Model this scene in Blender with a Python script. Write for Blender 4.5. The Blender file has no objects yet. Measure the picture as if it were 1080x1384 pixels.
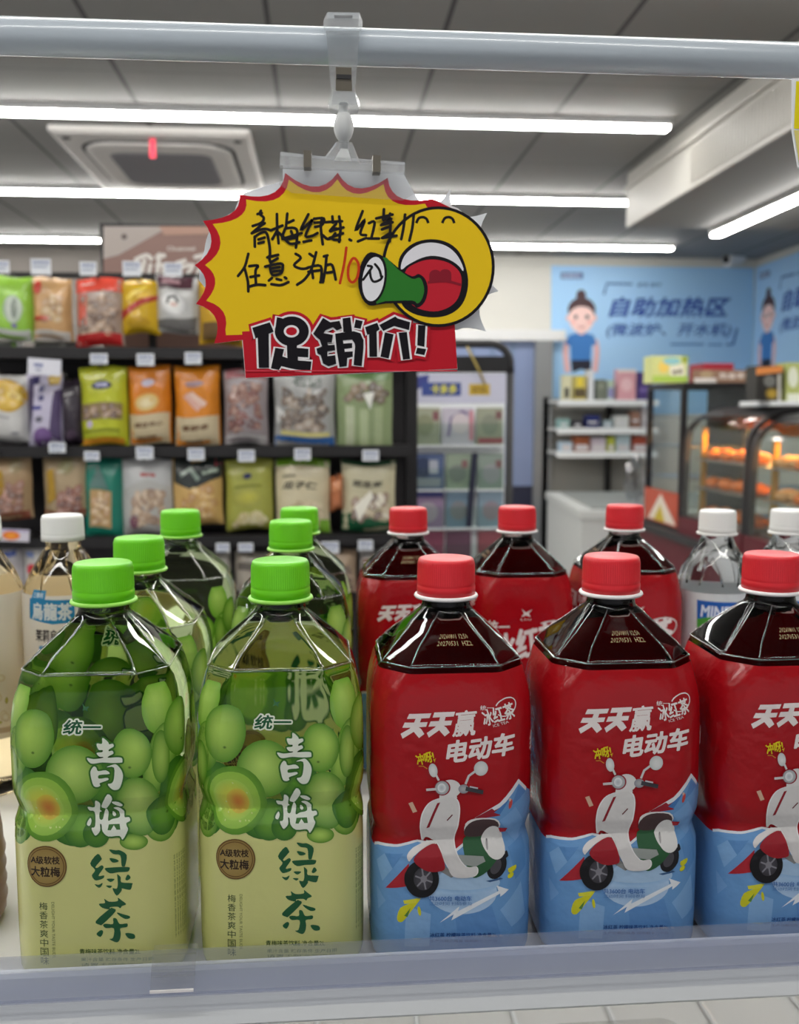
import bpy, bmesh, math, random
import numpy as np
from math import sin, cos, pi, radians, sqrt, atan
from mathutils import Vector, Matrix
from mathutils.geometry import tessellate_polygon
random.seed(7)
S = bpy.context.scene
COL = S.collection

# ------------------------------------------------------------------ camera
FPX = 1280.0                                   # focal length in pixels of the 1080x1384 frame
YAW, PITCH, EYE = radians(4.7), atan(136 / FPX), 1.5
cd = bpy.data.cameras.new('camera'); cam = bpy.data.objects.new('camera', cd); COL.objects.link(cam)
cam.location = (0, 0, EYE)
cam.rotation_euler = (pi / 2 - PITCH, 0, -YAW)
cd.sensor_fit = 'VERTICAL'; cd.sensor_height = 36.0; cd.lens = 36.0 * FPX / 1384.0
cd.clip_start = 0.02; cd.clip_end = 60
cd.dof.use_dof = True; cd.dof.focus_distance = 0.61; cd.dof.aperture_fstop = 8.0
S.camera = cam

# ------------------------------------------------------------------ world, exposure
S.view_settings.view_transform = 'Standard'; S.view_settings.look = 'None'
S.view_settings.gamma = 1.0; S.view_settings.use_curve_mapping = False
S.view_settings.exposure = 0.42
WORLD_STRENGTH = 0.45
LIGHT_STRENGTH = 30.0
w = bpy.data.worlds.new('store_ambient'); S.world = w; w.use_nodes = True
bg = w.node_tree.nodes['Background']; bg.inputs[0].default_value = (0.93, 0.95, 1.0, 1); bg.inputs[1].default_value = WORLD_STRENGTH
S.cycles.max_bounces = 14; S.cycles.transmission_bounces = 12; S.cycles.transparent_max_bounces = 24
S.cycles.diffuse_bounces = 4; S.cycles.glossy_bounces = 5; S.cycles.sample_clamp_indirect = 6
S.cycles.blur_glossy = 1.0
S.cycles.use_denoising = True

_F = Vector((sin(YAW) * cos(PITCH), cos(YAW) * cos(PITCH), -sin(PITCH)))
_R = Vector((cos(YAW), -sin(YAW), 0)); _U = _R.cross(_F)
def ray(px, py): return _F + _R * ((px - 540) / FPX) - _U * ((py - 692) / FPX)
_C = Vector((0, 0, EYE))
def atY(px, py, Y): d = ray(px, py); return _C + d * (Y / d.y)
def atZ(px, py, Z): d = ray(px, py); return _C + d * ((Z - EYE) / d.z)
def atX(px, py, X): d = ray(px, py); return _C + d * (X / d.x)

# ------------------------------------------------------------------ colours and materials
def lin(c):
    c = c / 255.0
    return c / 12.92 if c <= 0.04045 else ((c + 0.055) / 1.055) ** 2.4
def hx(s):
    if not isinstance(s, str): return s
    return (lin(int(s[0:2], 16)), lin(int(s[2:4], 16)), lin(int(s[4:6], 16)), 1.0)
def mixc(a, b, t): a, b = hx(a), hx(b); return tuple(a[i] * (1 - t) + b[i] * t for i in range(4))
def setin(n, k, v):
    if k in n.inputs: n.inputs[k].default_value = v
def mat(name, col='808080', rough=0.5, metal=0.0, coat=0.0, trans=0.0, ior=1.45, emit=None, es=0.0, bump=0.0, bscale=40.0, vary=0.0):
    m = bpy.data.materials.new(name); m.use_nodes = True
    nt = m.node_tree; p = nt.nodes['Principled BSDF']
    setin(p, 'Base Color', hx(col)); setin(p, 'Roughness', rough); setin(p, 'Metallic', metal); setin(p, 'Coat Weight', coat)
    setin(p, 'Transmission Weight', trans); setin(p, 'IOR', ior)
    if emit: setin(p, 'Emission Color', hx(emit)); setin(p, 'Emission Strength', es)
    if bump or vary:
        tc = nt.nodes.new('ShaderNodeTexCoord'); nz = nt.nodes.new('ShaderNodeTexNoise')
        nz.inputs['Scale'].default_value = bscale; nz.inputs['Detail'].default_value = 3
        nt.links.new(tc.outputs['Object'], nz.inputs['Vector'])
        if bump:
            b = nt.nodes.new('ShaderNodeBump'); b.inputs['Strength'].default_value = bump; b.inputs['Distance'].default_value = 0.01
            nt.links.new(nz.outputs['Fac'], b.inputs['Height']); nt.links.new(b.outputs[0], p.inputs['Normal'])
        if vary:
            r = nt.nodes.new('ShaderNodeValToRGB'); c = hx(col)
            r.color_ramp.elements[0].color = tuple(x * (1 - vary) for x in c[:3]) + (1,); r.color_ramp.elements[1].color = tuple(min(1, x * (1 + vary)) for x in c[:3]) + (1,)
            nt.links.new(nz.outputs['Fac'], r.inputs[0]); nt.links.new(r.outputs[0], p.inputs['Base Color'])
    return m
def print_mat(name, rough=0.4, coat=0.0, bump=0.0, bscale=30.0, metal=0.0):
    m = mat(name, 'ffffff', rough, metal, coat, bump=bump, bscale=bscale)
    nt = m.node_tree; a = nt.nodes.new('ShaderNodeVertexColor'); a.layer_name = 'Col'
    nt.links.new(a.outputs['Color'], nt.nodes['Principled BSDF'].inputs['Base Color'])
    return m
def clear_mat(name, tint='f4f6f8', gloss=0.12, edge=0.5, rough=0.05, milk=0.0):
    m = bpy.data.materials.new(name); m.use_nodes = True; nt = m.node_tree
    nt.nodes.remove(nt.nodes['Principled BSDF']); out = nt.nodes['Material Output']
    t = nt.nodes.new('ShaderNodeBsdfTransparent'); t.inputs[0].default_value = hx(tint)
    g = nt.nodes.new('ShaderNodeBsdfGlossy'); g.inputs['Roughness'].default_value = rough
    lw = nt.nodes.new('ShaderNodeLayerWeight'); lw.inputs[0].default_value = 0.35
    mr = nt.nodes.new('ShaderNodeMapRange'); mr.inputs['To Min'].default_value = gloss; mr.inputs['To Max'].default_value = edge
    mx = nt.nodes.new('ShaderNodeMixShader')
    nt.links.new(lw.outputs['Facing'], mr.inputs['Value']); nt.links.new(mr.outputs[0], mx.inputs[0])
    nt.links.new(t.outputs[0], mx.inputs[1]); nt.links.new(g.outputs[0], mx.inputs[2]); nt.links.new(mx.outputs[0], out.inputs['Surface'])
    if milk:
        df = nt.nodes.new('ShaderNodeBsdfDiffuse'); df.inputs[0].default_value = (.85, .87, .9, 1); tl = nt.nodes.new('ShaderNodeBsdfTranslucent'); tl.inputs[0].default_value = (.85, .87, .9, 1)
        m1, m2 = nt.nodes.new('ShaderNodeMixShader'), nt.nodes.new('ShaderNodeMixShader'); m2.inputs[0].default_value = milk
        nt.links.new(df.outputs[0], m1.inputs[1]); nt.links.new(tl.outputs[0], m1.inputs[2]); nt.links.new(mx.outputs[0], m2.inputs[1]); nt.links.new(m1.outputs[0], m2.inputs[2]); nt.links.new(m2.outputs[0], out.inputs['Surface'])
    return m
def spec(m, v): setin(m.node_tree.nodes['Principled BSDF'], 'Specular IOR Level', v); return m
def film(m, amount):
    """let some light through a printed film"""
    nt = m.node_tree; out = nt.nodes['Material Output']; p = nt.nodes['Principled BSDF']; a = next(n for n in nt.nodes if n.type == 'VERTEX_COLOR')
    tl = nt.nodes.new('ShaderNodeBsdfTranslucent'); nt.links.new(a.outputs['Color'], tl.inputs[0]); mx = nt.nodes.new('ShaderNodeMixShader'); mx.inputs[0].default_value = amount
    nt.links.new(p.outputs[0], mx.inputs[1]); nt.links.new(tl.outputs[0], mx.inputs[2]); nt.links.new(mx.outputs[0], out.inputs['Surface']); return m
def liquid_mat(name, surf='ffffff', absorb='ffffff', density=0.0, ior=1.36, rough=0.0):
    m = mat(name, surf, rough, trans=1.0, ior=ior); nt = m.node_tree
    if density:
        v = nt.nodes.new('ShaderNodeVolumeAbsorption'); v.inputs['Color'].default_value = hx(absorb); v.inputs['Density'].default_value = density
        nt.links.new(v.outputs[0], nt.nodes['Material Output'].inputs['Volume'])
    return m

M = dict(
    ceil=mat('ceiling_paint', '8f8d8a', 0.7), wall=mat('cream_wall_paint', 'cfcdc6', 0.7, vary=0.03, bscale=3), taupe=mat('taupe_wall_paint', '7c7671', 0.7), floor=mat('pale_floor_tile', 'a2a3a4', 0.35, vary=0.08, bscale=2),
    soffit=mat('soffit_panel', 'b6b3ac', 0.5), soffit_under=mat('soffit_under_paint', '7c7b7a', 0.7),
    white=mat('white_powder_coat', 'eef1f3', 0.32, coat=0.3), rail=mat('pale_blue_grey_enamel', 'b9c3cc', 0.3, coat=0.4),
    deck=mat('white_shelf_deck', 'dcdcda', 0.35), black=mat('black_metal', '161517', 0.45), dark=mat('charcoal_metal', '2b2a2c', 0.5), grey=mat('grey_metal', '8a8c8e', 0.4, metal=0.3),
    steel=mat('spring_steel', '8c8578', 0.35, metal=1.0), led=mat('led_diffuser', 'ffffff', 0.5, emit='fffdf8', es=LIGHT_STRENGTH), house=mat('light_housing', 'd8d8d8', 0.5),
    ac=mat('ac_plastic', 'c9c6c2', 0.5), acdark=mat('ac_grille', '77757a', 0.7), slot=mat('dark_slot', '26242a', 0.8), redled=mat('red_ribbon', 'e0304a', 0.6),
    paper=spec(print_mat('printed_card', 0.5), .18), label=spec(film(print_mat('printed_film', 0.26, 0.12, bump=0.25, bscale=48), .12), .4), teafilm=film(print_mat('printed_tea_film', 0.35), .4), plumfilm=film(print_mat('printed_clear_film', 0.25, 0.6, bump=0.08, bscale=70), .18), foil=print_mat('printed_foil_bag', 0.26, 0.4, bump=0.9, bscale=22), poster=print_mat('printed_poster', 0.6),
    box=print_mat('printed_carton', 0.5), tag=mat('price_tag_white', 'e3e6ea', 0.5),
    greencap=mat('green_cap_plastic', '6cd010', 0.38, coat=0.1), greenring=mat('pale_green_ring', '9be05a', 0.35), redcap=mat('red_cap_plastic', 'd8202c', 0.4, coat=0.1), whitering=mat('white_ring', 'ece8e8', 0.35),
    whitecap=mat('white_cap_plastic', 'e9e9e6', 0.4),
    greentea=liquid_mat('green_tea_bottle', 'fbfff0', 'b2d42c', 8.0), icetea=liquid_mat('iced_tea_bottle', 'fdf6f2', '9a3018', 22.0), oolong=liquid_mat('oolong_bottle', 'fff0c8', 'f4c860', 1.5), water=liquid_mat('water_bottle', 'f2f4f4', 'e8f2f4', 2.0),
    acrylic=clear_mat('clear_acrylic', 'eef0f8', 0.05, 0.4, milk=.12), pet=clear_mat('clear_bottle_plastic', 'fafcfa', 0.16, 0.8, 0.04), clip=clear_mat('clear_clip_plastic', 'fafbfb', 0.10, 0.7, 0.10, milk=.16), glass=clear_mat('cabinet_glass', 'f4f8f6', 0.012, 0.12, 0.06), sleeve=clear_mat('clear_sleeve', 'fafafa', 0.04, 0.25, 0.2, milk=.04), bagclear=clear_mat('thin_plastic_bag', 'dfe2e6', 0.22, 0.7, 0.15),
    ball=mat('milky_plastic', 'e6e8e8', 0.4, trans=0.35), freezer=mat('freezer_white', 'd3d5d2', 0.4), seal=mat('grey_seal', '8f9390', 0.5), peg=mat('pegboard_grey', '8c8b86', 0.6),
    brown=mat('brown_bottle_plastic', '8a6650', 0.35), orange=mat('fried_crust', 'e8782a', 0.55, bump=0.6, bscale=60, vary=0.3), bread=mat('baked_crust', 'd9a368', 0.6, bump=0.5, bscale=60, vary=0.25), tray=mat('steel_tray', 'a0a0a0', 0.3, metal=0.8), gold=mat('yellow_lit_post', 'c99a3a', 0.35, metal=0.6), heat=mat('heat_lamp', 'ffd9a0', 0.5, emit='ffb060', es=130.0),
    maroon=mat('maroon_panel', '5c1622', 0.5), red=mat('red_sheet', 'b0182a', 0.45), doorblue=mat('blue_door_reflection', '7e8cae', 0.35, vary=0.2, bscale=1.5), olive=mat('olive_tub', '9a9a6a', 0.5), navy=mat('navy_panel', '23263c', 0.5), yellowcord=mat('gold_cord', 'b09a50', 0.5), rack=mat('rack_black', '1b191b', 0.5), panel=mat('slat_panel', '242023', 0.55), cam=mat('camera_white', 'dcdcdc', 0.4),
)

# ------------------------------------------------------------------ mesh helpers
def Wl(o):
    v = Vector((0, 0, 0))
    while o is not None: v += o.location; o = o.parent
    return v
def link(name, me, m, parent):
    o = bpy.data.objects.new(name, me); COL.objects.link(o)
    for x in (m if isinstance(m, (list, tuple)) else [m]): me.materials.append(M[x] if isinstance(x, str) else x)
    if parent is not None: o.parent = parent
    return o
def obj(name, bm, m, parent=None, smooth=False, bevel=0.0, local=False):
    """bm is in world coordinates unless local; it is moved into the parent's frame."""
    if bevel: bmesh.ops.bevel(bm, geom=[e for e in bm.edges if len(e.link_faces) == 2 and e.calc_face_angle(0) > 0.6], offset=bevel, segments=2, affect='EDGES', profile=0.6)
    bmesh.ops.recalc_face_normals(bm, faces=bm.faces)
    if parent is not None and not local: bmesh.ops.translate(bm, vec=-Wl(parent), verts=bm.verts)
    me = bpy.data.meshes.new(name); bm.to_mesh(me); bm.free()
    if smooth: me.polygons.foreach_set('use_smooth', [True] * len(me.polygons))
    return link(name, me, m, parent)
def tag(o, label, cat, group=None):
    o['label'] = label; o['category'] = cat
    if group: o['group'] = group
    return o
def thing(name, label, cat, loc=(0, 0, 0), group=None):
    o = bpy.data.objects.new(name, None); COL.objects.link(o); o.location = loc; o.empty_display_size = 0.05
    return tag(o, label, cat, group)
def struct(o): o['kind'] = 'structure'; return o
def dup(r, parent=None):
    c = r.copy(); COL.objects.link(c)
    if parent is not None: c.parent = parent
    for ch in list(r.children): dup(ch, c)
    return c
def box(bm, x0, x1, y0, y1, z0, z1):
    vs = [bm.verts.new((x, y, z)) for x in (x0, x1) for y in (y0, y1) for z in (z0, z1)]
    for f in ((0, 1, 3, 2), (4, 6, 7, 5), (0, 4, 5, 1), (2, 3, 7, 6), (0, 2, 6, 4), (1, 5, 7, 3)): bm.faces.new([vs[i] for i in f])
    return bm
def Bx(*a): return box(bmesh.new(), *a)
def loft(bm, rings, cap=True, closed=True):
    R = [[bm.verts.new(p) for p in r] for r in rings]
    n = len(R[0])
    for a, b in zip(R, R[1:]):
        for i in range(n if closed else n - 1): bm.faces.new((a[i], a[(i + 1) % n], b[(i + 1) % n], b[i]))
    if cap: bm.faces.new(R[0][::-1]); bm.faces.new(R[-1])
    return R
def lathe(bm, prof, n=32, cx=0, cy=0, cap=True):
    loft(bm, [[(cx + r * cos(2 * pi * i / n), cy + r * sin(2 * pi * i / n), z) for i in range(n)] for r, z in prof], cap); return bm
def tube(bm, pts, r, n=10):
    pts = [Vector(p) for p in pts]; rings = []
    up = None
    for i, p in enumerate(pts):
        t = (pts[min(i + 1, len(pts) - 1)] - pts[max(i - 1, 0)]).normalized()
        if up is None: up = t.orthogonal().normalized()
        up = (up - t * up.dot(t)).normalized(); s = t.cross(up)
        rings.append([p + (up * cos(2 * pi * k / n) + s * sin(2 * pi * k / n)) * r for k in range(n)])
    loft(bm, rings); return bm
def prism(bm, pts, vec):
    """extrude a planar outline (3-D points) along vec"""
    pts = [Vector(p) for p in pts]; A_ = [bm.verts.new(p) for p in pts]; B_ = [bm.verts.new(p + Vector(vec)) for p in pts]; n = len(pts)
    for i in range(n): bm.faces.new((A_[i], A_[(i + 1) % n], B_[(i + 1) % n], B_[i]))
    if n <= 4: bm.faces.new(A_[::-1]); bm.faces.new(B_)
    else:
        for f in tessellate_polygon([pts]): bm.faces.new([A_[i] for i in f]); bm.faces.new([B_[i] for i in f][::-1])
    return bm

# ------------------------------------------------------------------ printed artwork: flat coloured shapes laid on a surface
_tc = {}
def glyphs(s, shear=0.0, res=3):
    k = (s, shear, res)
    if k not in _tc:
        c = bpy.data.curves.new('lettering', 'FONT'); c.body = s; c.resolution_u = res; c.shear = shear; c.align_x = 'LEFT'
        o = bpy.data.objects.new('lettering', c); COL.objects.link(o)
        e = o.evaluated_get(bpy.context.evaluated_depsgraph_get()); me = e.to_mesh()
        vs = [(v.co.x, v.co.y) for v in me.vertices]; fs = [tuple(p.vertices) for p in me.polygons]
        e.to_mesh_clear(); bpy.data.objects.remove(o); bpy.data.curves.remove(c)
        _tc[k] = (vs, fs)
    return _tc[k]
_hv = {}
def heavy(t, shear, res, e, asp):
    """a heavier cut of the lettering: the outline moved outward by e, contoured from its distance field"""
    key = (t, shear, res, e, round(asp, 2))
    if key in _hv: return _hv[key]
    vs, fs = glyphs(t, shear, res)
    V = np.array(vs); y0, y1 = V[:, 1].min(), V[:, 1].max(); V[:, 0] *= asp
    e = e / max(.4, 1 - 2 * e) * (y1 - y0)
    cnt = {}
    for f in fs:
        for i in range(len(f)):
            a, b = f[i], f[(i + 1) % len(f)]; cnt.setdefault((min(a, b), max(a, b)), []).append((a, b))
    # vertices may be split between faces: key the edges by position
    pos = {}
    for (a, b), l in cnt.items():
        ka, kb = tuple(np.round(V[a], 5)), tuple(np.round(V[b], 5)); k = (min(ka, kb), max(ka, kb)); pos[k] = pos.get(k, 0) + len(l)
    seg = np.array([(k[0][0], k[0][1], k[1][0], k[1][1]) for k, n in pos.items() if n % 2 == 1])
    N = 44; hs = (y1 - y0 + 2 * e) / N; p = e + 1.5 * hs
    xs = np.arange(V[:, 0].min() - p, V[:, 0].max() + p + hs, hs); ys = np.arange(y0 - p, y1 + p + hs, hs)
    X, Y = np.meshgrid(xs, ys); D = np.full(X.shape, 1e9); ins = np.zeros(X.shape, bool)
    for ax, ay, bx, by in seg:
        dx, dy = bx - ax, by - ay; L = dx * dx + dy * dy + 1e-12
        tt = np.clip(((X - ax) * dx + (Y - ay) * dy) / L, 0, 1); D = np.minimum(D, (X - ax - tt * dx) ** 2 + (Y - ay - tt * dy) ** 2)
        if abs(dy) > 1e-12:
            m = ((ay > Y) != (by > Y)) & (X < ax + (Y - ay) * dx / dy); ins ^= m
    G = np.where(ins, 1, -1) * np.sqrt(D) + e            # > 0 inside the heavier outline
    out, F = [], []
    for j in range(len(ys) - 1):
        run_ = None
        for i in range(len(xs)):
            q = None if i == len(xs) - 1 else [G[j, i], G[j, i + 1], G[j + 1, i + 1], G[j + 1, i]]
            full = q is not None and min(q) > 0
            if full:
                if run_ is None: run_ = i
                continue
            if run_ is not None:
                n = len(out); out += [(xs[run_], ys[j]), (xs[i], ys[j]), (xs[i], ys[j + 1]), (xs[run_], ys[j + 1])]; F.append((n, n + 1, n + 2, n + 3)); run_ = None
            if q is None or max(q) <= 0: continue
            C = [(xs[i], ys[j]), (xs[i + 1], ys[j]), (xs[i + 1], ys[j + 1]), (xs[i], ys[j + 1])]; P = []
            for k in range(4):
                a, b = q[k], q[(k + 1) % 4]
                if a > 0: P.append(C[k])
                if (a > 0) != (b > 0): u = a / (a - b); P.append((C[k][0] + (C[(k + 1) % 4][0] - C[k][0]) * u, C[k][1] + (C[(k + 1) % 4][1] - C[k][1]) * u))
            if len(P) > 2: n = len(out); out += P; F.append(tuple(range(n, n + len(P))))
    out = [(float(x) / asp, float(y)) for x, y in out]
    _hv[key] = (out, F); return _hv[key]
def smoothpts(pts, n=6, closed=True):
    out = []; N = len(pts)
    for i in range(N if closed else N - 1):
        if closed: p0, p1, p2, p3 = (pts[(i + k - 1) % N] for k in range(4))
        else: p0, p1, p2, p3 = (pts[min(max(i + k - 1, 0), N - 1)] for k in range(4))
        for k in range(n):
            t = k / n
            out.append(tuple(0.5 * (2 * p1[j] + (p2[j] - p0[j]) * t + (2 * p0[j] - 5 * p1[j] + 4 * p2[j] - p3[j]) * t * t + (3 * p1[j] - p0[j] - 3 * p2[j] + p3[j]) * t ** 3) for j in (0, 1)))
    if not closed: out.append(tuple(pts[-1]))
    return out
class Art:
    """2-D shapes in some drawing frame; to2(x, y) gives surface coordinates, to3(u, v, lift) the 3-D point."""
    def __init__(s, to2, to3, lift=3e-4, step=5e-5, cutu=(), cutv=()):
        s.to2, s.to3, s.lift, s.step, s.cutu, s.cutv = to2, to3, lift, step, cutu, cutv; s.bb = []
        s.V, s.Fc, s.Cc = [], [], []
        s.q = lambda x, y: (x, y)
    def add(s, vs, fs, col, raw=False):
        P = [tuple(v) if raw else s.to2(*s.q(*v)) for v in vs]
        C = col if isinstance(col, list) else [hx(col)] * len(P)
        if s.cutu or s.cutv:
            bm = bmesh.new(); cl = bm.verts.layers.float_color.new('c')
            B = [bm.verts.new((p[0], p[1], 0)) for p in P]
            for b, c in zip(B, C): b[cl] = c
            for f in fs:
                try: bm.faces.new([B[i] for i in f])
                except ValueError: pass
            for ax, cuts in ((0, s.cutu), (1, s.cutv)):
                lo, hi = min(p[ax] for p in P), max(p[ax] for p in P)
                for c in cuts:
                    if lo + 1e-6 < c < hi - 1e-6:
                        co = (c, 0, 0) if ax == 0 else (0, c, 0); no = (1, 0, 0) if ax == 0 else (0, 1, 0)
                        bmesh.ops.bisect_plane(bm, geom=bm.verts[:] + bm.edges[:] + bm.faces[:], dist=1e-7, plane_co=co, plane_no=no)
            bm.verts.index_update()
            P = [(v.co.x, v.co.y) for v in bm.verts]; C = [tuple(v[cl]) for v in bm.verts]
            fs = [tuple(v.index for v in f.verts) for f in bm.faces]; bm.free()
        n = len(s.V)
        bb = (min(p[0] for p in P), max(p[0] for p in P), min(p[1] for p in P), max(p[1] for p in P))
        k = max((q[4] + 1 for q in s.bb if q[0] < bb[1] and q[1] > bb[0] and q[2] < bb[3] and q[3] > bb[2]), default=0)
        s.bb.append(bb + (k,)); L = s.lift + s.step * k
        s.V += [s.to3(u, v, L) for u, v in P]; s.Cc += C; s.Fc += [tuple(n + i for i in f) for f in fs]
    def poly(s, pts, col, sm=0):
        if sm: pts = smoothpts(pts, sm)
        s.add(pts, tessellate_polygon([[Vector((p[0], p[1], 0)) for p in pts]]), col)
    def rect(s, x0, y0, x1, y1, col): s.add([(x0, y0), (x1, y0), (x1, y1), (x0, y1)], [(0, 1, 2, 3)], col)
    def grid(s, x0, y0, x1, y1, nx, ny, f):
        vs = [(x0 + (x1 - x0) * i / nx, y0 + (y1 - y0) * j / ny) for j in range(ny + 1) for i in range(nx + 1)]
        s.add(vs, [(j * (nx + 1) + i, j * (nx + 1) + i + 1, (j + 1) * (nx + 1) + i + 1, (j + 1) * (nx + 1) + i) for j in range(ny) for i in range(nx)], [hx(f(x, y)) for x, y in vs])
    def ell(s, cx, cy, rx, ry, col, edge=None, rot=0, n=28, rings=5, fx=0.0, fy=0.0, pw=1.5):
        """ellipse, optionally printed with a radial blend from a focus (fx, fy) to its edge"""
        c, d = cos(radians(rot)), sin(radians(rot))
        vs, C = [], []
        R = rings if edge else 1
        for k in range(R + 1):
            t = k / R
            for i in range(n):
                a = 2 * pi * i / n; x, y = rx * (cos(a) * t + fx * (1 - t)), ry * (sin(a) * t + fy * (1 - t))
                vs.append((cx + x * c - y * d, cy + x * d + y * c)); C.append(mixc(col, edge, t ** pw) if edge else hx(col))
        s.add(vs, [(k * n + i, k * n + (i + 1) % n, (k + 1) * n + (i + 1) % n, (k + 1) * n + i) for k in range(R) for i in range(n)], C)
    def line(s, pts, wd, col, closed=False, sm=0, taper=False):
        if sm: pts = smoothpts(pts, sm, closed)
        pts = [Vector((p[0], p[1])) for p in pts]; N = len(pts); vs = []
        for i, p in enumerate(pts):
            a = pts[(i - 1) % N] if closed else pts[max(i - 1, 0)]; b = pts[(i + 1) % N] if closed else pts[min(i + 1, N - 1)]
            t = (b - a); t = t.normalized() if t.length > 1e-9 else Vector((1, 0)); nrm = Vector((-t.y, t.x))
            h = wd / 2 * ((1 - 0.75 * i / (N - 1)) if taper else 1)
            vs += [tuple(p + nrm * h), tuple(p - nrm * h)]
        fs = [(2 * i, 2 * i + 1, (2 * i + 3) % (2 * N), (2 * i + 2) % (2 * N)) for i in range(N if closed else N - 1)]
        s.add(vs, fs, col)
    def text(s, t, cx, cy, w, h, col, rot=0, bold=0.0, shear=0.0, wob=0.0, res=3, up=1):
        """text fitted into a w x h box centred on (cx, cy); up=1: y runs down the drawing"""
        vs, fs = glyphs(t, shear, res)
        if not vs: return
        x0, x1 = min(v[0] for v in vs), max(v[0] for v in vs); y0, y1 = min(v[1] for v in vs), max(v[1] for v in vs)
        e = max(0.0, bold)
        if e > 0:
            vs, fs = heavy(t, shear, res, e, w / h * (y1 - y0) / (x1 - x0))
            x0, x1 = min(v[0] for v in vs), max(v[0] for v in vs); y0, y1 = min(v[1] for v in vs), max(v[1] for v in vs)
        c, d = cos(radians(rot)), sin(radians(rot)); out = []
        for x, y in vs:
            a = ((x - x0) / (x1 - x0) - 0.5) * w; b = ((y - y0) / max(1e-6, y1 - y0) - 0.5) * h
            if wob: a += wob * sin(b * 9.0 / h + a * 0.08); b += wob * sin(a * 14.0 / w + 1.3)
            a, b = a * c - b * d, a * d + b * c
            out.append((cx + a, cy - b * up))
        s.add(out, fs, col)
    def specks(s, x0, y0, x1, y1, cols, n, r, seed=0):
        g = random.Random(seed)
        for _ in range(n):
            a = g.random() * 180; q = r * g.uniform(0.6, 1.3); c = g.choice(cols)
            s.ell(g.uniform(x0 + q, x1 - q), g.uniform(y0 + q * .7, y1 - q * .7), q, q * g.uniform(.45, .8), mixc(c, 'ffffff', .25), c, rot=a, n=9, rings=1)
    def build(s, name, m, parent=None, smooth=True):
        me = bpy.data.meshes.new(name)
        off = Wl(parent) if parent is not None and not getattr(s, 'local', False) else Vector((0, 0, 0))
        me.from_pydata([tuple(Vector(v) - off) for v in s.V], [], s.Fc)
        at = me.color_attributes.new('Col', 'FLOAT_COLOR', 'POINT')
        at.data.foreach_set('color', [x for c in s.Cc for x in c])
        me.validate(); me.update()
        if smooth: me.polygons.foreach_set('use_smooth', [True] * len(me.polygons))
        return link(name, me, m, parent)
def plane_art(Y, **k):          # drawing frame = photograph pixels, surface = the vertical plane at depth Y
    a = Art(lambda x, y: (lambda p: (p.x, p.z))(atY(x, y, Y)), lambda u, v, l: Vector((u, Y - l, v)), **k); return a
def face_to(a, ):
    return a

# ================================================================== THE ROOM
CE = 2.82; WB = 8.2
XR = atY(1020, 400, WB).x; XL = -6.0; Y0 = -4.0
XS = atZ(848, 235, CE).x                     # left face of the dropped soffit
nt = M['ceil'].node_tree; p = nt.nodes['Principled BSDF']
tc = nt.nodes.new('ShaderNodeTexCoord'); sx = nt.nodes.new('ShaderNodeSeparateXYZ'); nt.links.new(tc.outputs['Object'], sx.inputs[0])
def mth(op, a, b):
    n = nt.nodes.new('ShaderNodeMath'); n.operation = op
    for i, v in enumerate((a, b)):
        if v is None: continue
        if isinstance(v, (int, float)): n.inputs[i].default_value = v
        else: nt.links.new(v, n.inputs[i])
    return n.outputs[0]
seamx0 = atZ(872, 0, CE).x; seampitch = (atZ(872, 0, CE).x - atZ(358, 0, CE).x) / 2
fx = mth('FRACT', mth('DIVIDE', mth('SUBTRACT', sx.outputs[0], seamx0 - 0.009), seampitch), None)
gx = mth('LESS_THAN', fx, 0.018 / seampitch)
fy = mth('FRACT', mth('DIVIDE', mth('SUBTRACT', sx.outputs[1], 5.15), 1.22), None)
gy = mth('MULTIPLY', mth('LESS_THAN', fy, 0.006), 0.5)
g = mth('MAXIMUM', gx, gy)
mc = nt.nodes.new('ShaderNodeMix'); mc.data_type = 'RGBA'; nt.links.new(g, mc.inputs[0])
mc.inputs[6].default_value = hx('7a7977'); mc.inputs[7].default_value = hx('383638'); nt.links.new(mc.outputs[2], p.inputs['Base Color'])

struct(obj('floor', Bx(XL, XR, Y0, WB, -0.05, 0), 'floor'))
struct(obj('ceiling', Bx(XL, XR, Y0, WB, CE, CE + 0.05), 'ceil'))
struct(obj('wall_back', Bx(XL, XR + 0.1, WB, WB + 0.1, -0.05, CE + 0.05), 'wall'))
struct(obj('wall_right', Bx(XR, XR + 0.1, Y0, WB, -0.05, CE + 0.05), 'wall'))
struct(obj('wall_left', Bx(XL - 0.1, XL, Y0, WB, -0.05, CE + 0.05), 'wall'))
xq = atY(330, 400, 8.1).x
struct(obj('wall_partition', Bx(XL, xq, 8.12, 8.199, 0, CE), 'taupe'))
struct(obj('trim_back', Bx(xq + .002, XR, WB - 0.03, WB, CE - 0.07, CE), 'wall'))
# dropped soffit on the right: ribbed pale side panel, grey underside
SZ = atY(848, 307, atZ(848, 235, CE).y).z; SY1 = atZ(848, 235, CE).y
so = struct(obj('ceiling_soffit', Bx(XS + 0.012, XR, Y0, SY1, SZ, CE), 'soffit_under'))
bm = bmesh.new()
box(bm, XS, XS + 0.012, Y0, SY1, SZ - 0.004, CE)
y = Y0 + 0.02
while y < SY1 - 0.02:
    if 3.3 < y < 4.4: box(bm, XS - 0.006, XS, y, y + 0.016, SZ + 0.02, CE - 0.11)
    y += 0.03
box(bm, XS - 0.02, XS, Y0, SY1, CE - 0.09, CE - 0.075)
pn = obj('side_panel', bm, 'soffit', so)

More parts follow.
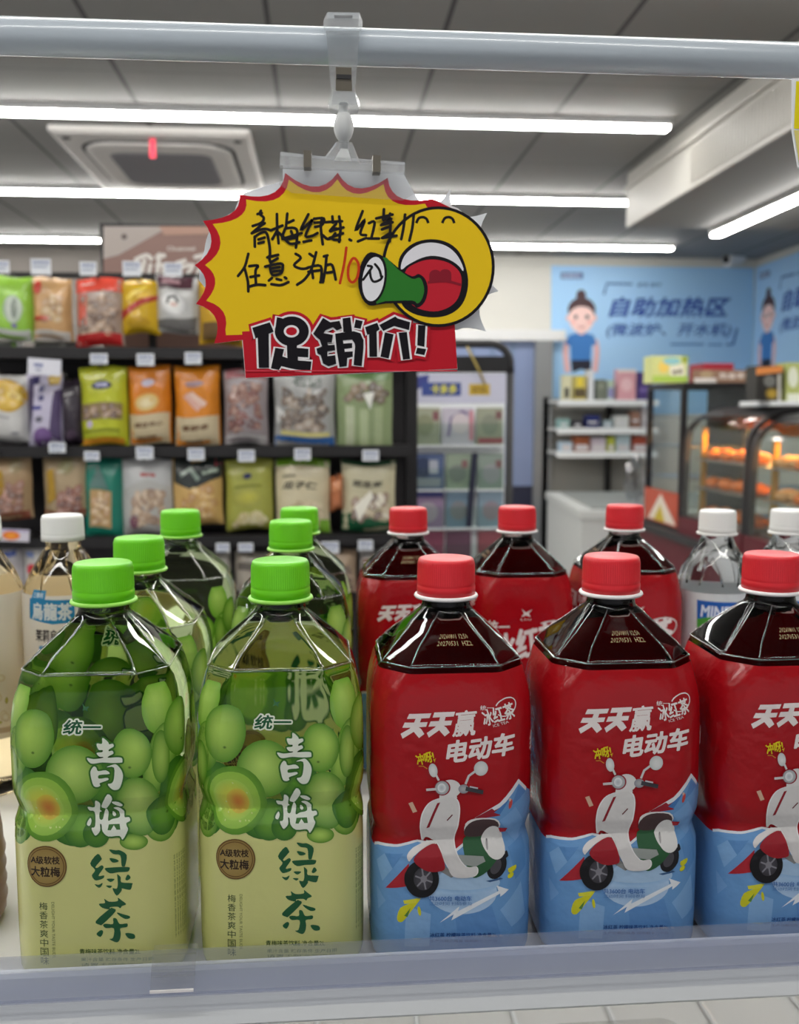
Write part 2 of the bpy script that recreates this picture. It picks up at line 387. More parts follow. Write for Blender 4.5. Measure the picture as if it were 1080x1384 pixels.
# ceiling lights: long LED strips across the room, their spacing as in the photograph
def strip(x0, x1, y, z, wd, label):
    t = thing('ceiling_light', label, 'ceiling light', ((x0 + x1) / 2, y, z), 'linear ceiling lights')
    obj('light_housing', Bx(x0 - .01, x1 + .01, y - wd / 2 - .006, y + wd / 2 + .006, z - .03, z), 'house', t)
    obj('diffuser', Bx(x0, x1, y - wd / 2, y + wd / 2, z - .045, z - .0301), 'led', t)
ends = [(atZ(905, 175, CE - .04), 'A'), (atZ(850, 275, CE - .04), 'B'), (atZ(910, 337, CE - .04), 'C')]
LX = -4.2
for (e, n), lb in zip(ends, ('bright linear ceiling light nearest the hanging sign, highest in view', 'linear ceiling light passing just behind the top of the yellow sign', 'farthest linear ceiling light, running toward the wall above the blue poster')):
    strip(LX, e.x - .01, e.y, CE, .055 if n != 'C' else .05, lb)
d0 = ends[0][0].y; dp = ends[1][0].y - ends[0][0].y
for k in (1, 2, 3): strip(LX, XS - .1, d0 - k * dp, CE, .055, 'linear ceiling light on the ceiling behind the viewer, row %s' % ('one', 'two', 'three')[k - 1])
p0, p1 = atZ(968, 309, SZ), atZ(1110, 245, SZ)
t = thing('ceiling_light', 'short linear light under the lowered ceiling on the right, running away from view', 'ceiling light', ((p0.x + p1.x) / 2, (p0.y + p1.y) / 2, SZ), 'linear ceiling lights')
bm = Bx(p0.x - .035, p0.x + .035, 2.6, p0.y + .01, SZ - .03, SZ); obj('light_housing', bm, 'house', t)
obj('diffuser', Bx(p0.x - .028, p0.x + .028, 2.61, p0.y, SZ - .045, SZ - .0301), 'led', t)

# ceiling cassette air conditioner
def rrect(cx, cy, hx_, hy_, r, z, n=5):
    out = []
    for sxg, syg, a0 in ((1, 1, 0), (-1, 1, 90), (-1, -1, 180), (1, -1, 270)):
        for k in range(n + 1):
            a = radians(a0 + 90 * k / n); out.append((cx + sxg * (hx_ - r) + r * cos(a), cy + syg * (hy_ - r) + r * sin(a), z))
    return out
a0, a1, a2 = atZ(62, 168, CE), atZ(338, 176, CE), atZ(100, 246, CE)
cx, cy = (atZ(62, 168, CE).x + atZ(338, 176, CE).x) / 2 , (a0.y + a2.y) / 2 + 0.03
hw = (a1.x - a0.x) / 2; hd = (a2.y - a0.y) / 2 + 0.03
t = thing('air_conditioner', 'white ceiling cassette air conditioner with a red ribbon on its vent', 'air conditioner', (cx, cy, CE))
bm = bmesh.new(); loft(bm, [rrect(cx, cy, hw, hd, .02, CE), rrect(cx, cy, hw, hd, .02, CE - .02), rrect(cx, cy, hw - .02, hd - .02, .03, CE - .032)]); obj('panel', bm, 'ac', t)
bm = bmesh.new(); loft(bm, [rrect(cx, cy, hw * .80, hd * .80, .17, CE - .0325), rrect(cx, cy, hw * .80, hd * .80, .17, CE - .034)]); obj('air_slot', bm, 'slot', t)
bm = bmesh.new(); loft(bm, [rrect(cx, cy, hw * .76, hd * .76, .16, CE - .0345), rrect(cx, cy, hw * .76, hd * .76, .16, CE - .045), rrect(cx, cy, hw * .70, hd * .70, .14, CE - .05)]); obj('louver_plate', bm, 'ac', t)
bm = bmesh.new(); loft(bm, [rrect(cx, cy, hw * .54, hd * .54, .07, CE - .0505), rrect(cx, cy, hw * .52, hd * .52, .07, CE - .056)]); obj('intake_grille', bm, 'acdark', t)
r0 = atZ(206, 187, CE - .05); bm = Bx(r0.x - .014, r0.x + .014, r0.y - .004, r0.y, CE - .14, CE - .05); obj('ribbon', bm, 'redled', t)
for sx_ in (-1, 1):
    bm = bmesh.new(); lathe(bm, [(.02, CE - .033), (.02, CE - .036)], 12, cx + sx_ * hw * .86, cy - hd * .84); obj('screw_cover', bm, 'slot', t)

# security camera near the corner
c0 = atY(985, 350, WB - .12)
t = thing('security_camera', 'small white security camera high in the corner above the blue poster', 'camera', (c0.x, c0.y, c0.z))
bm = bmesh.new(); tube(bm, [(c0.x, WB - .03, c0.z + .05), (c0.x, WB - .06, c0.z + .05), (c0.x, c0.y, c0.z + .02)], .012); obj('bracket', bm, 'cam', t)
bm = bmesh.new(); tube(bm, [(c0.x + .12, c0.y + .02, c0.z + .03), (c0.x - .04, c0.y - .05, c0.z - .01)], .06, 16); obj('housing', bm, 'cam', t)
bm = bmesh.new(); tube(bm, [(c0.x - .04, c0.y - .05, c0.z - .01), (c0.x - .055, c0.y - .06, c0.z - .016)], .034, 16); obj('lens', bm, 'black', t)

# ---------------- blue heating-area posters on the back and right walls
def girl(a, f):
    for s_ in (-1, 1):
        a.line([f(243 + s_ * 52, 395), f(243 + s_ * 60, 440), f(243 + s_ * 52, 520)], f.k * 22, 'e2b3b4', sm=4)
    a.poly([f(x, y) for x, y in ((198, 378), (222, 370), (262, 370), (290, 378), (304, 412), (282, 420), (280, 475), (204, 475), (202, 420), (178, 410))], '3d79bd')
    a.poly([f(x, y) for x, y in ((203, 474), (281, 474), (280, 522), (244, 508), (208, 522))], '232433')
    a.rect(*f(232, 355), *f(254, 376), 'e8bdb8')
    a.ell(*f(243, 225), f.k * 19, f.k * 22, '4a3335'); a.ell(*f(245, 282), f.k * 53, f.k * 50, '4a3335')
    a.ell(*f(193, 312), f.k * 8, f.k * 12, 'e5b2ae'); a.ell(*f(295, 312), f.k * 8, f.k * 12, 'e5b2ae')
    a.poly([f(x, y) for x, y in ((196, 300), (215, 276), (245, 268), (275, 276), (292, 300), (288, 335), (268, 362), (243, 370), (220, 362), (200, 336))], 'f1cdc6', sm=4)
    for s_ in (-1, 1): a.ell(*f(244 + s_ * 22, 308), f.k * 7, f.k * 8, '3a2a30'); a.ell(*f(244 + s_ * 32, 328), f.k * 10, f.k * 6, 'eaa8a4')
    a.line([f(230, 343), f(243, 349), f(256, 343)], f.k * 4, 'b05058', sm=3)
def Fq(ox, oy, k, kx=None):
    kx = kx or k
    def f(x, y): return (ox + x * kx, oy + y * k)
    f.k = k; return f
fq = Fq(700, 320, 380 / 1080)
def poster_art(a, x0, y0, x1, y1, f, full=True):
    a.grid(x0, y0, x1, y1, 10, 8, lambda x, y: mixc('a5cdf0', '8fbfe8', abs((x - x0) / (x1 - x0) - .3)))
    girl(a, f)
    a.text('自助加热区', *f(583, 270), f.k * 470, f.k * 78, '23459c', rot=0, bold=.03, shear=.25)
    a.text('(微波炉、开水机)', *f(580, 360), f.k * 480, f.k * 58, '2a4a9c', bold=.018, shear=.2)
    a.line([f(330, 222), f(342, 180), f(440, 182)], f.k * 8, '2c4f9e'); a.line([f(800, 414), f(826, 414), f(842, 352)], f.k * 9, '2c4f9e')
    a.text('省钱 省时', *f(505, 184), f.k * 95, f.k * 16, '2c4f9e', bold=.02, shear=.2)
    a.rect(*f(585, 409), *f(715, 417), '4a76b8'); a.rect(*f(730, 411), *f(785, 418), '4a76b8')
    a.rect(*f(165, 137), *f(250, 162), '4a5a94'); a.text('自助区', *f(207, 150), f.k * 70, f.k * 16, 'c8d8f0', bold=.02)
a = plane_art(WB - .004, lift=0.001, step=6e-4)
poster_art(a, 745, 358, 1019, 560, fq)
tag(a.build('wall_poster', 'poster', smooth=False), 'light blue poster with a cartoon girl and dark blue lettering on the back wall', 'poster')
Y1 = 6.6
# the right-wall poster repeats the same print, laid out along the wall
pw = (fq(1080, 0)[0] - fq(130, 0)[0])
bp0, bp1 = atY(745, 358, WB), atY(745, 560, WB)
def rw(x, y):                                  # drawing frame: same crop pixels; metres along the wall from the corner
    q = atY(*fq(x, y), WB); q0 = atY(*fq(905, y), WB); return (q.x, q.z)
xs0 = atY(745, 450, WB).x
a = Art(lambda x, y: (lambda q: (q.x - xs0, q.z))(atY(x, y, WB)), lambda u, v, l: Vector((XR - l - .004, WB - .02 - u * 0.98, v)), lift=0.001, step=6e-4)
poster_art(a, 745, 358, 1019, 560, fq)
tag(a.build('wall_poster', 'poster', smooth=False), 'matching blue poster turned on the right wall, cut by the frame edge', 'poster')

# ---------------- doorway between the wall and the card stand
dz = atY(690, 446, WB - .05).z
DX0, DX1 = atY(560, 500, WB).x, atY(745, 500, WB).x
d = obj('door_1', Bx(DX0 + .08, DX1 - .16, WB - .03, WB - .005, 0.85, dz - .09), 'doorblue'); struct(d)  # bluish reflection in the door glass, painted as a mottled opaque colour
bm = bmesh.new(); box(bm, DX0, DX1 + .1, WB - .09, WB - .001, dz - .09, dz); box(bm, DX0, DX0 + .08, WB - .07, WB - .001, 0, dz - .09); obj('door_frame', bm, 'house', d)
obj('door_post', Bx(DX1 - .16, DX1 - .01, WB - .10, WB - .001, 0, dz - .09), 'grey', d)
obj('lower_panel', Bx(DX0 + .08, DX1 - .16, WB - .035, WB - .005, 0, 0.85), 'navy', d)  # plain dark navy panel filling the lower part of the door
bm = bmesh.new()
for k in range(5):
    x = DX0 + .12 + k * (DX1 - DX0 - .3) / 5; box(bm, x, x + .025, WB - .04, WB - .03, .85, dz - .09)
obj('curtain_strip', bm, 'glass', d)

# ---------------- wall shelf unit with goods, chest freezer
YF = 7.75
xa, xb = atY(752, 560, YF).x, atY(890, 560, YF).x
zs = [atY(800, y, YF).z for y in (541, 579, 611)]
t = thing('wall_shelf', 'black framed shelf unit with three pale shelves under the blue poster', 'shelf', ((xa + xb) / 2, YF + .2, 0))
obj('pegboard', Bx(xa, xb, WB - .06, WB - .01, 0, zs[0] + .02), 'peg', t)
for x in (xa - .03, (xa + xb) / 2 + .1): obj('upright', Bx(x, x + .05, WB - .10, WB - .0601 if x > xa else WB - .0101, 0, zs[0] + .03), 'black', t)
for z in zs:
    s_ = obj('shelf_board', Bx(xa + .012, xb, YF + .01, WB - .10, z - .02, z), 'deck', t); obj('price_rail', Bx(xa + .012, xb, YF - .004, YF + .01, z - .045, z + .004), 'white', s_)
def carton(name, label, cat, x0, y0, x1, y1, Y, dep, c, ops=(), group=None, zbase=None):
    """printed box whose front face fills the given rectangle of the photograph at depth Y"""
    pa, pb = atY(x0, y1, Y), atY(x1, y0, Y); zb = zbase if zbase is not None else pa.z
    bm = Bx(pa.x, pb.x, Y, Y + dep, zb, pb.z)
    A = plane_art(Y, lift=.0012, step=5e-4)
    for v in bm.verts: A.V.append(v.co.copy()); A.Cc.append(hx(c))
    bm.verts.index_update(); A.Fc = [tuple(v.index for v in f.verts) for f in bm.faces]; bm.free()
    run(A, ops)
    o = A.build(name, 'box', None, smooth=False)
    # origin at the base
    ctr = Vector(((pa.x + pb.x) / 2, Y + dep / 2, zb))
    o.data.transform(Matrix.Translation(-ctr)); o.location = ctr
    return tag(o, label, cat, group)
def run(A, ops):
    for o in ops:
        k = o[0]
        if k == 'r': A.rect(*o[1:])
        elif k == 'e': A.ell(*o[1:])
        elif k == 'g': A.ell(*o[1:5], o[5], o[6], *o[7:])
        elif k == 'n': A.specks(*o[1:])
        elif k == 't': A.text(*o[1:7], bold=.02)
        elif k == 'p': A.poly(*o[1:])
        elif k == 'l': A.line(*o[1:])
        elif k == 'h': A.text(*o[1:7], bold=.035, shear=.2)
SG = 'goods on the wall shelf'
for i, (x0, y0, x1, y1, c, lb, ops) in enumerate((
    (762, 507, 773, 539, 'd8d4b0', 'cream and black slim carton at the left end of the top wall shelf', (('r', 763, 524, 769, 538, '2c2a30'),)),
    (775, 508, 793, 539, 'c8b860', 'yellow and dark patterned carton on the top wall shelf', (('r', 776, 525, 792, 537, '5c5038'), ('r', 781, 510, 787, 522, 'e8d040'))),
    (795, 500, 803, 539, 'd6d8dc', 'tall thin white carton on the top wall shelf', ()),
    (806, 513, 819, 539, '6e7468', 'grey green carton on the top wall shelf', (('r', 808, 518, 817, 526, '868c7c'),)),
    (821, 514, 830, 539, 'b8c8b0', 'small pale green carton on the top wall shelf', (('r', 822, 524, 829, 538, '8a88b8'),)),
    (835, 499, 860, 539, 'd8a0a8', 'large pink carton on the top wall shelf', (('r', 835, 499, 860, 503, 'e8e0dc'), ('e', 847, 520, 8, 9, 'e8c0c4'))),
    (862, 503, 882, 539, '4c3a78', 'purple carton at the right end of the top wall shelf', (('r', 864, 524, 880, 530, '7a68a8'),)))):
    carton('carton', lb, 'box', x0, y0, x1, y1, YF + .10, .12, c, ops, SG, zs[0])
for i, (x0, y0, x1, c, lb) in enumerate(((756, 566, 770, '8fb4b0', 'low teal pack at the left end of the middle wall shelf'), (775, 568, 788, '3c3a44', 'dark pack on the middle wall shelf'), (793, 561, 811, '1e2a6e', 'navy blue pack on the middle wall shelf'), (816, 568, 828, 'a8bcc4', 'pale blue pack on the middle wall shelf'), (831, 562, 850, 'dcdedc', 'white box on the middle wall shelf'), (853, 556, 866, '9c7868', 'brown box on the middle wall shelf'), (868, 550, 881, 'c8c4c8', 'light grey box at the right end of the middle wall shelf'))):
    carton('carton', lb, 'box', x0, y0, x1, 578, YF + .10, .12, c, (('r', x0 + 2, (y0 + 578) / 2, x1 - 3, (y0 + 578) / 2 + 3, 'e4e4e8'),), SG, zs[1])
for i, (x0, y0, x1, c, lb) in enumerate(((758, 597, 774, 'b8ccdc', 'pale blue box at the left end of the lowest wall shelf'), (776, 590, 797, 'a05a38', 'rusty brown box on the lowest wall shelf'), (799, 592, 819, 'cfc4d0', 'lilac box on the lowest wall shelf'), (821, 591, 831, 'c4cc50', 'yellow green box on the lowest wall shelf'), (833, 588, 852, 'bcd0d8', 'ice blue box on the lowest wall shelf'), (855, 590, 876, 'a84a34', 'brick red box at the right end of the lowest wall shelf'))):
    carton('carton', lb, 'box', x0, y0, x1, 610, YF + .10, .12, c, (('r', x0 + 2, 601, x1 - 2, 609, 'dcd8dc'),), SG, zs[2])
f0, f1 = atZ(782, 690, .85), atZ(748, 660, .85)
fx1 = f0.x + 1.25; fy1 = 7.6
t = thing('chest_freezer', 'white chest freezer with a sliding glass lid below the wall shelves', 'freezer', ((f0.x + fx1) / 2, (f0.y + fy1) / 2, 0))
obj('body', Bx(f0.x, fx1, f0.y, fy1, .06, .78), 'freezer', t, bevel=.02)
obj('rim', Bx(f0.x - .015, fx1 + .015, f0.y - .015, fy1 + .015, .785, .84), 'freezer', t, bevel=.02)
obj('seal', Bx(f0.x + .005, fx1 - .005, f0.y + .005, fy1 - .005, .775, .79), 'seal', t)
obj('glass_lid', Bx(f0.x + .09, fx1 - .09, f0.y + .12, fy1 - .1, .841, .852), 'seal', t)
bm = bmesh.new()
for x in (f0.x + .08, fx1 - .08):
    for y in (f0.y + .08, fy1 - .08): lathe(bm, [(.03, 0), (.03, .065)], 10, x, y)
obj('foot', bm, 'dark', t)
t.rotation_euler = (0, 0, radians(-5)); t.location.x += .10
# crumpled clear bag standing on the freezer
cbp = atY(868, 664, 6.55); g_ = random.Random(4)
bm = bmesh.new(); bmesh.ops.create_icosphere(bm, subdivisions=3, radius=1.0)
for v in bm.verts: v.co = Vector((v.co.x * .075, v.co.y * .05, v.co.z * .16)) * (1 + .12 * sin(v.co.x * 9 + v.co.z * 7) + .08 * g_.random()) + Vector((cbp.x, 6.7, .853 + .165))
o = obj('plastic_bag', bm, 'bagclear'); tag(o, 'crumpled clear plastic bag on the chest freezer beside the glass cabinet', 'bag')

# ---------------- food counter on the right: glass case and two warmers, fronts facing left
XC = 1.95
def frame_box(t, x0, x1, y0, y1, z0, z1, r, m, name='frame'):
    bm = bmesh.new()
    for x in (x0, x1 - r):
        for y in (y0, y1 - r): box(bm, x, x + r, y, y + r, z0, z1)
    for z in (z0, z1 - r):
        for y in (y0, y1 - r): box(bm, x0 + r, x1 - r, y, y + r, z, z + r)
        for x in (x0, x1 - r): box(bm, x, x + r, y0 + r, y1 - r, z, z + r)
    obj(name, bm, m, t)
t = thing('food_counter', 'dark maroon counter carrying the glass food cases on the right', 'counter', (XC + .4, 4.4, 0))
obj('cabinet', Bx(XC - .02, XC + .8, 3.0, 5.6, 0, .80), 'maroon', t); obj('worktop', Bx(XC - .05, XC + .83, 2.98, 5.62, .80, .84), 'dark', t)
t = thing('glass_case', 'tall black framed glass display case beside the chest freezer', 'display case', (XC + .2, 5.3, .84))
zt = atY(930, 517, 5.02).z; cx1 = atY(1020, 520, 5.02).x
frame_box(t, XC, cx1, 5.02, 5.58, .8402, zt, .03, 'black')
obj('side_glass', Bx(XC + .008, XC + .013, 5.05, 5.55, .87, zt - .03), 'glass', t)
obj('front_glass', Bx(XC + .03, cx1 - .03, 5.028, 5.033, .87, zt - .03), 'glass', t)
obj('back_panel', Bx(cx1 - .04, cx1 - .032, 5.05, 5.55, .87, zt - .03), 'dark', t)
for z in (1.12, 1.3, 1.46): obj('shelf', Bx(XC + .03, cx1 - .045, 5.05, 5.55, z, z + .008), 'tray', t)
A = Art(lambda x, y: (lambda q: (q.y, q.z))(atX(x, y, XC)), lambda u, v, l: Vector((XC - l - .002, u, v)), lift=.001, step=5e-4)
A.add([(5.03, .86), (5.57, .86), (5.57, 1.05), (5.03, 1.05)], [(0, 1, 2, 3)], 'b85038', raw=True)
A.add([(5.05, .87), (5.5, .87), (5.3, 1.03)], [(0, 1, 2)], 'e0d4c4', raw=True); A.add([(5.22, .87), (5.4, .87), (5.3, .97)], [(0, 1, 2)], 'c8b030', raw=True)
A.build('printed_skirt', 'box', t, smooth=False)
def warmer(y0, y1, label, zt, extra=False):
    t = thing('food_warmer', label, 'food warmer', (XC + .35, (y0 + y1) / 2, .84), 'curved glass food warmers')
    x1 = XC + .7
    obj('base', Bx(XC - .01, x1, y0, y1, .8402, .93), 'maroon', t, bevel=.008)
    bm = bmesh.new(); prof = [(XC + .17, zt - .05), (XC + .16, zt - .11), (XC + .10, zt - .05), (XC + .16, zt - .015), (XC + .26, zt), (x1, zt), (x1, zt - .05)]
    prism(bm, [(x, y0, z) for x, z in prof], (0, y1 - y0, 0)); obj('hood', bm, 'black', t)
    # curved front glass
    cp = [(XC, .93), (XC + .002, 1.15), (XC + .012, zt - .16), (XC + .045, zt - .09), (XC + .11, zt - .045)]
    cp = smoothpts(cp, 5, False); th = .004
    outl = cp + [(x + th, z) for x, z in cp[::-1]]
    bm = bmesh.new(); loft(bm, [[(x, y, z) for x, z in cp] for y in (y0 + .03, y1 - .03)], False, False); loft(bm, [[(x + th, y, z) for x, z in cp] for y in (y0 + .03, y1 - .03)], False, False); obj('curved_glass', bm, 'glass', t)
    for y in (y0, y1 - .03):
        bm = bmesh.new(); loft(bm, [[(x, yy, z) for x, z in cp] + [(x + .03, yy, z) for x, z in cp[::-1]] for yy in (y, y + .03)]); obj('end_post', bm, 'dark', t)
    bm = bmesh.new(); prism(bm, [(x + .031, y0 + .01, z) for x, z in cp] + [(x1 - .02, y0 + .01, zt - .05), (x1 - .02, y0 + .01, .93)], (0, .004, 0)); obj('end_glass', bm, 'glass', t)
    obj('back_wall', Bx(x1 - .015, x1 - .005, y0 + .02, y1 - .02, .93, zt - .05), 'dark', t)
    for y in (y0 + .12, y1 - .12): obj('inner_post', Bx(XC + .06, XC + .085, y - .0125, y + .0125, .93, zt - .11), 'gold', t)  # yellow light on the posts is put into their metal colour
    for z in (1.10, 1.25): obj('tray', Bx(XC + .05, x1 - .03, y0 + .05, y1 - .05, z - .008, z), 'tray', t)
    obj('tray', Bx(XC + .05, x1 - .03, y0 + .05, y1 - .05, .9302, .945), 'tray', t)
    obj('heat_lamp', Bx(XC + .3, XC + .36, y0 + .1, y1 - .1, zt - .062, zt - .0505), 'heat', t)
    return t
W1 = (4.22, 5.0, atY(985, 549, 4.6).z); W2 = (3.40, 4.20, atY(1050, 560, 4.2).z + .01)
warmer(W1[0], W1[1], 'food warmer with curved glass and orange fried snacks next to the tall case', W1[2])
t2 = warmer(W2[0], W2[1], 'nearer curved glass food warmer with a red sticker, cut by the right edge', W2[2])
obj('sticker', Bx(XC + .2, XC + .34, W2[0] - .003, W2[0], W2[2] - .05, W2[2] - .003), 'red', t2)
def snack(rad, seed, m, loc):
    g = random.Random(seed); bm = bmesh.new(); bmesh.ops.create_icosphere(bm, subdivisions=2, radius=1)
    for v in bm.verts: v.co = Vector((v.co.x * rad, v.co.y * rad * 1.4, v.co.z * rad * .62)) * (1 + .22 * (g.random() - .5) + .1 * sin(5 * v.co.x + seed))
    return obj('fried_snack', bm, m, None, True)
sA = snack(.05, 1, 'orange', 0); sB = snack(.05, 5, 'bread', 0); first = {'A': True, 'B': True}
def put(kind, x, y, z, lb, grp, sc=1):
    src = sA if kind == 'A' else sB
    o = src if first[kind] else src.copy()
    if not first[kind]: COL.objects.link(o)
    first[kind] = False; o.location = (x, y, z + .024 * sc); o.rotation_euler = (0, 0, x * 40 + y * 17); o.scale = (sc,) * 3; tag(o, lb, 'food', grp)
for wi, (wv, wl) in enumerate(((W1, 'the warmer beside the tall case'), (W2, 'the nearer warmer'))):
    for ti, (z, tn) in enumerate(((1.25, 'upper'), (1.10, 'middle'), (.945, 'bottom'))):
        for k in range(7):
            yy = wv[0] + .16 + (wv[1] - wv[0] - .3) * k / 6
            put('A' if wi == 0 or k % 3 == 1 else 'B', XC + .13 + .03 * (k % 2), yy, z, '%s fried snack on the %s tray of %s' % ('orange' if wi == 0 or k % 3 == 1 else 'golden', tn, wl), '%s snacks on the %s tray of %s' % ('orange' if wi == 0 or k % 3 == 1 else 'golden', tn, wl), 1.0)
# things standing on top of the counter cases
carton('carton', 'yellow and green carton with animals on top of the tall glass case', 'box', 882, 481, 930, 516, 5.1, .15, 'cdd28a', (('r', 882, 508, 930, 516, 'a8c850'), ('e', 897, 496, 7, 8, 'e8c860'), ('p', ((905, 495), (924, 492), (926, 508), (906, 508)), 'e8e4d0'), ('e', 912, 503, 3, 3, '60583c'), ('e', 919, 502, 3, 3, '60583c'), ('e', 908, 488, 12, 5, '8cc4c8'), ('r', 922, 481, 930, 490, '90a038')), zbase=zt)
carton('price_board', 'long brown price board with white lettering along the tall case top', 'sign', 937, 500, 1022, 517, 5.03, .02, '8c6c58', (('r', 938, 511, 968, 517, 'd8d0cc'), ('e', 955, 506, 9, 5, 'a89070'), ('t', '热食早餐', 995, 508, 46, 9, 'e4d8d0')), zbase=zt)
carton('serving_box', 'flat red box lying behind the price board on the tall case', 'box', 950, 491, 992, 500, 5.2, .2, 'a02838', zbase=zt)
zt1 = W1[2]
o = obj('serving_tray', Bx(XC + .13, XC + .62, 4.24, 4.6, zt1 + .0005, zt1 + .022), 'white', bevel=.006); tag(o, 'white serving tray on top of the food warmer, under the black carton', 'tray')
carton('carton', 'black carton with an orange lid strip and yellow picture on the food warmer', 'box', 1022, 494, 1058, 551, 4.28, .12, '2a2826', (('p', ((1022, 497), (1058, 494), (1058, 503), (1022, 507)), 'd88848'), ('e', 1043, 532, 9, 8, 'b89838', '5a4a20'), ('e', 1040, 515, 8, 8, '70706c'), ('r', 1051, 506, 1055, 546, 'c8c4b8')), zbase=zt1 + .0225)
carton('carton', 'lime green and white carton standing right of the black carton', 'box', 1062, 490, 1096, 549, 4.28, .12, 'b4bc70', (('e', 1072, 510, 7, 14, 'e4e8d4'), ('r', 1064, 532, 1094, 544, 'dce0d0')), zbase=zt1 + .0225)

# ================================================================== SNACK RACK
YR = 2.86                                   # back panel; bags hang in front of it
YB = 2.74
rx0, rx1 = atY(-60, 500, YR).x, atY(548, 500, YR).x
zr = [atY(200, y, YB).z for y in (477, 608, 728)]
t = thing('snack_rack', 'black metal snack rack with hooks and three dark rails behind the green bottles', 'rack', ((rx0 + rx1) / 2, YR, 0))
obj('back_panel', Bx(rx0, rx1, YR, YR + .03, .12, zr[0]), 'panel', t)
for x in (rx0 - .03, (rx0 + rx1) / 2 - .32, rx1): obj('post', Bx(x, x + .035, YR + .0301 if rx0 < x < rx1 else YR - .02, YR + .06, 0, zr[0] + .02 if x < rx1 else atY(548, 490, YR).z), 'rack', t)
for z in zr: obj('rail', Bx(rx0, rx1, YB - .05, YR - .0001, z - .018, z + .012), 'rack', t)
obj('base', Bx(rx0, rx1, YB - .2, YR - .0001, 0, .12), 'rack', t)
obj('top_rail', Bx(rx0, rx1, YR, YR + .02, atY(100, 372, YR).z - .008, atY(100, 372, YR).z + .008), 'rack', t)
for x in (rx0, rx0 + .55, rx1 - .02): obj('top_post', Bx(x, x + .02, YR + .001, YR + .019, zr[0], atY(100, 372, YR).z), 'rack', t)
# brown poster board standing at the back of the top row
YP = 2.93
a = plane_art(YP, lift=.001, step=4e-4)
a.grid(140, 310, 420, 472, 8, 6, lambda x, y: mixc('957870', '8b6d64', (y - 310) / 160))
a.poly([(140, 306), (230, 306), (160, 345), (140, 350)], 'b4aaa4'); a.poly([(215, 306), (330, 306), (330, 316), (222, 318)], 'b89484')
for pts in (((182, 352), (198, 345), (206, 352)), ((196, 350), (190, 378)), ((204, 356), (200, 376)), ((210, 348), (224, 345)), ((216, 342), (212, 375)), ((210, 360), (226, 358)), ((222, 362), (220, 378)), ((238, 356), (252, 352)), ((244, 362), (262, 358), (250, 374)), ((262, 348), (280, 344)), ((268, 355), (290, 366)), ((276, 350), (266, 372))): a.line(pts, 5.5, 'e4e0da', sm=3)
a.text('Chuanwei', 245, 336, 38, 6, 'd8d0c8', bold=.03); a.ell(168, 320, 4, 4, '6a605c')
o = a.build('poster_board', 'poster', None, smooth=False)
bm = bmesh.new(); pa, pb = atY(140, 472, YP), atY(420, 306, YP); b = obj('poster_backing', Bx(pa.x, pb.x, YP + .0005, YP + .012, zr[0] - .02, pb.z), 'dark', o)
tag(o, 'brown poster board with white brush lettering behind the top row of snacks', 'poster')

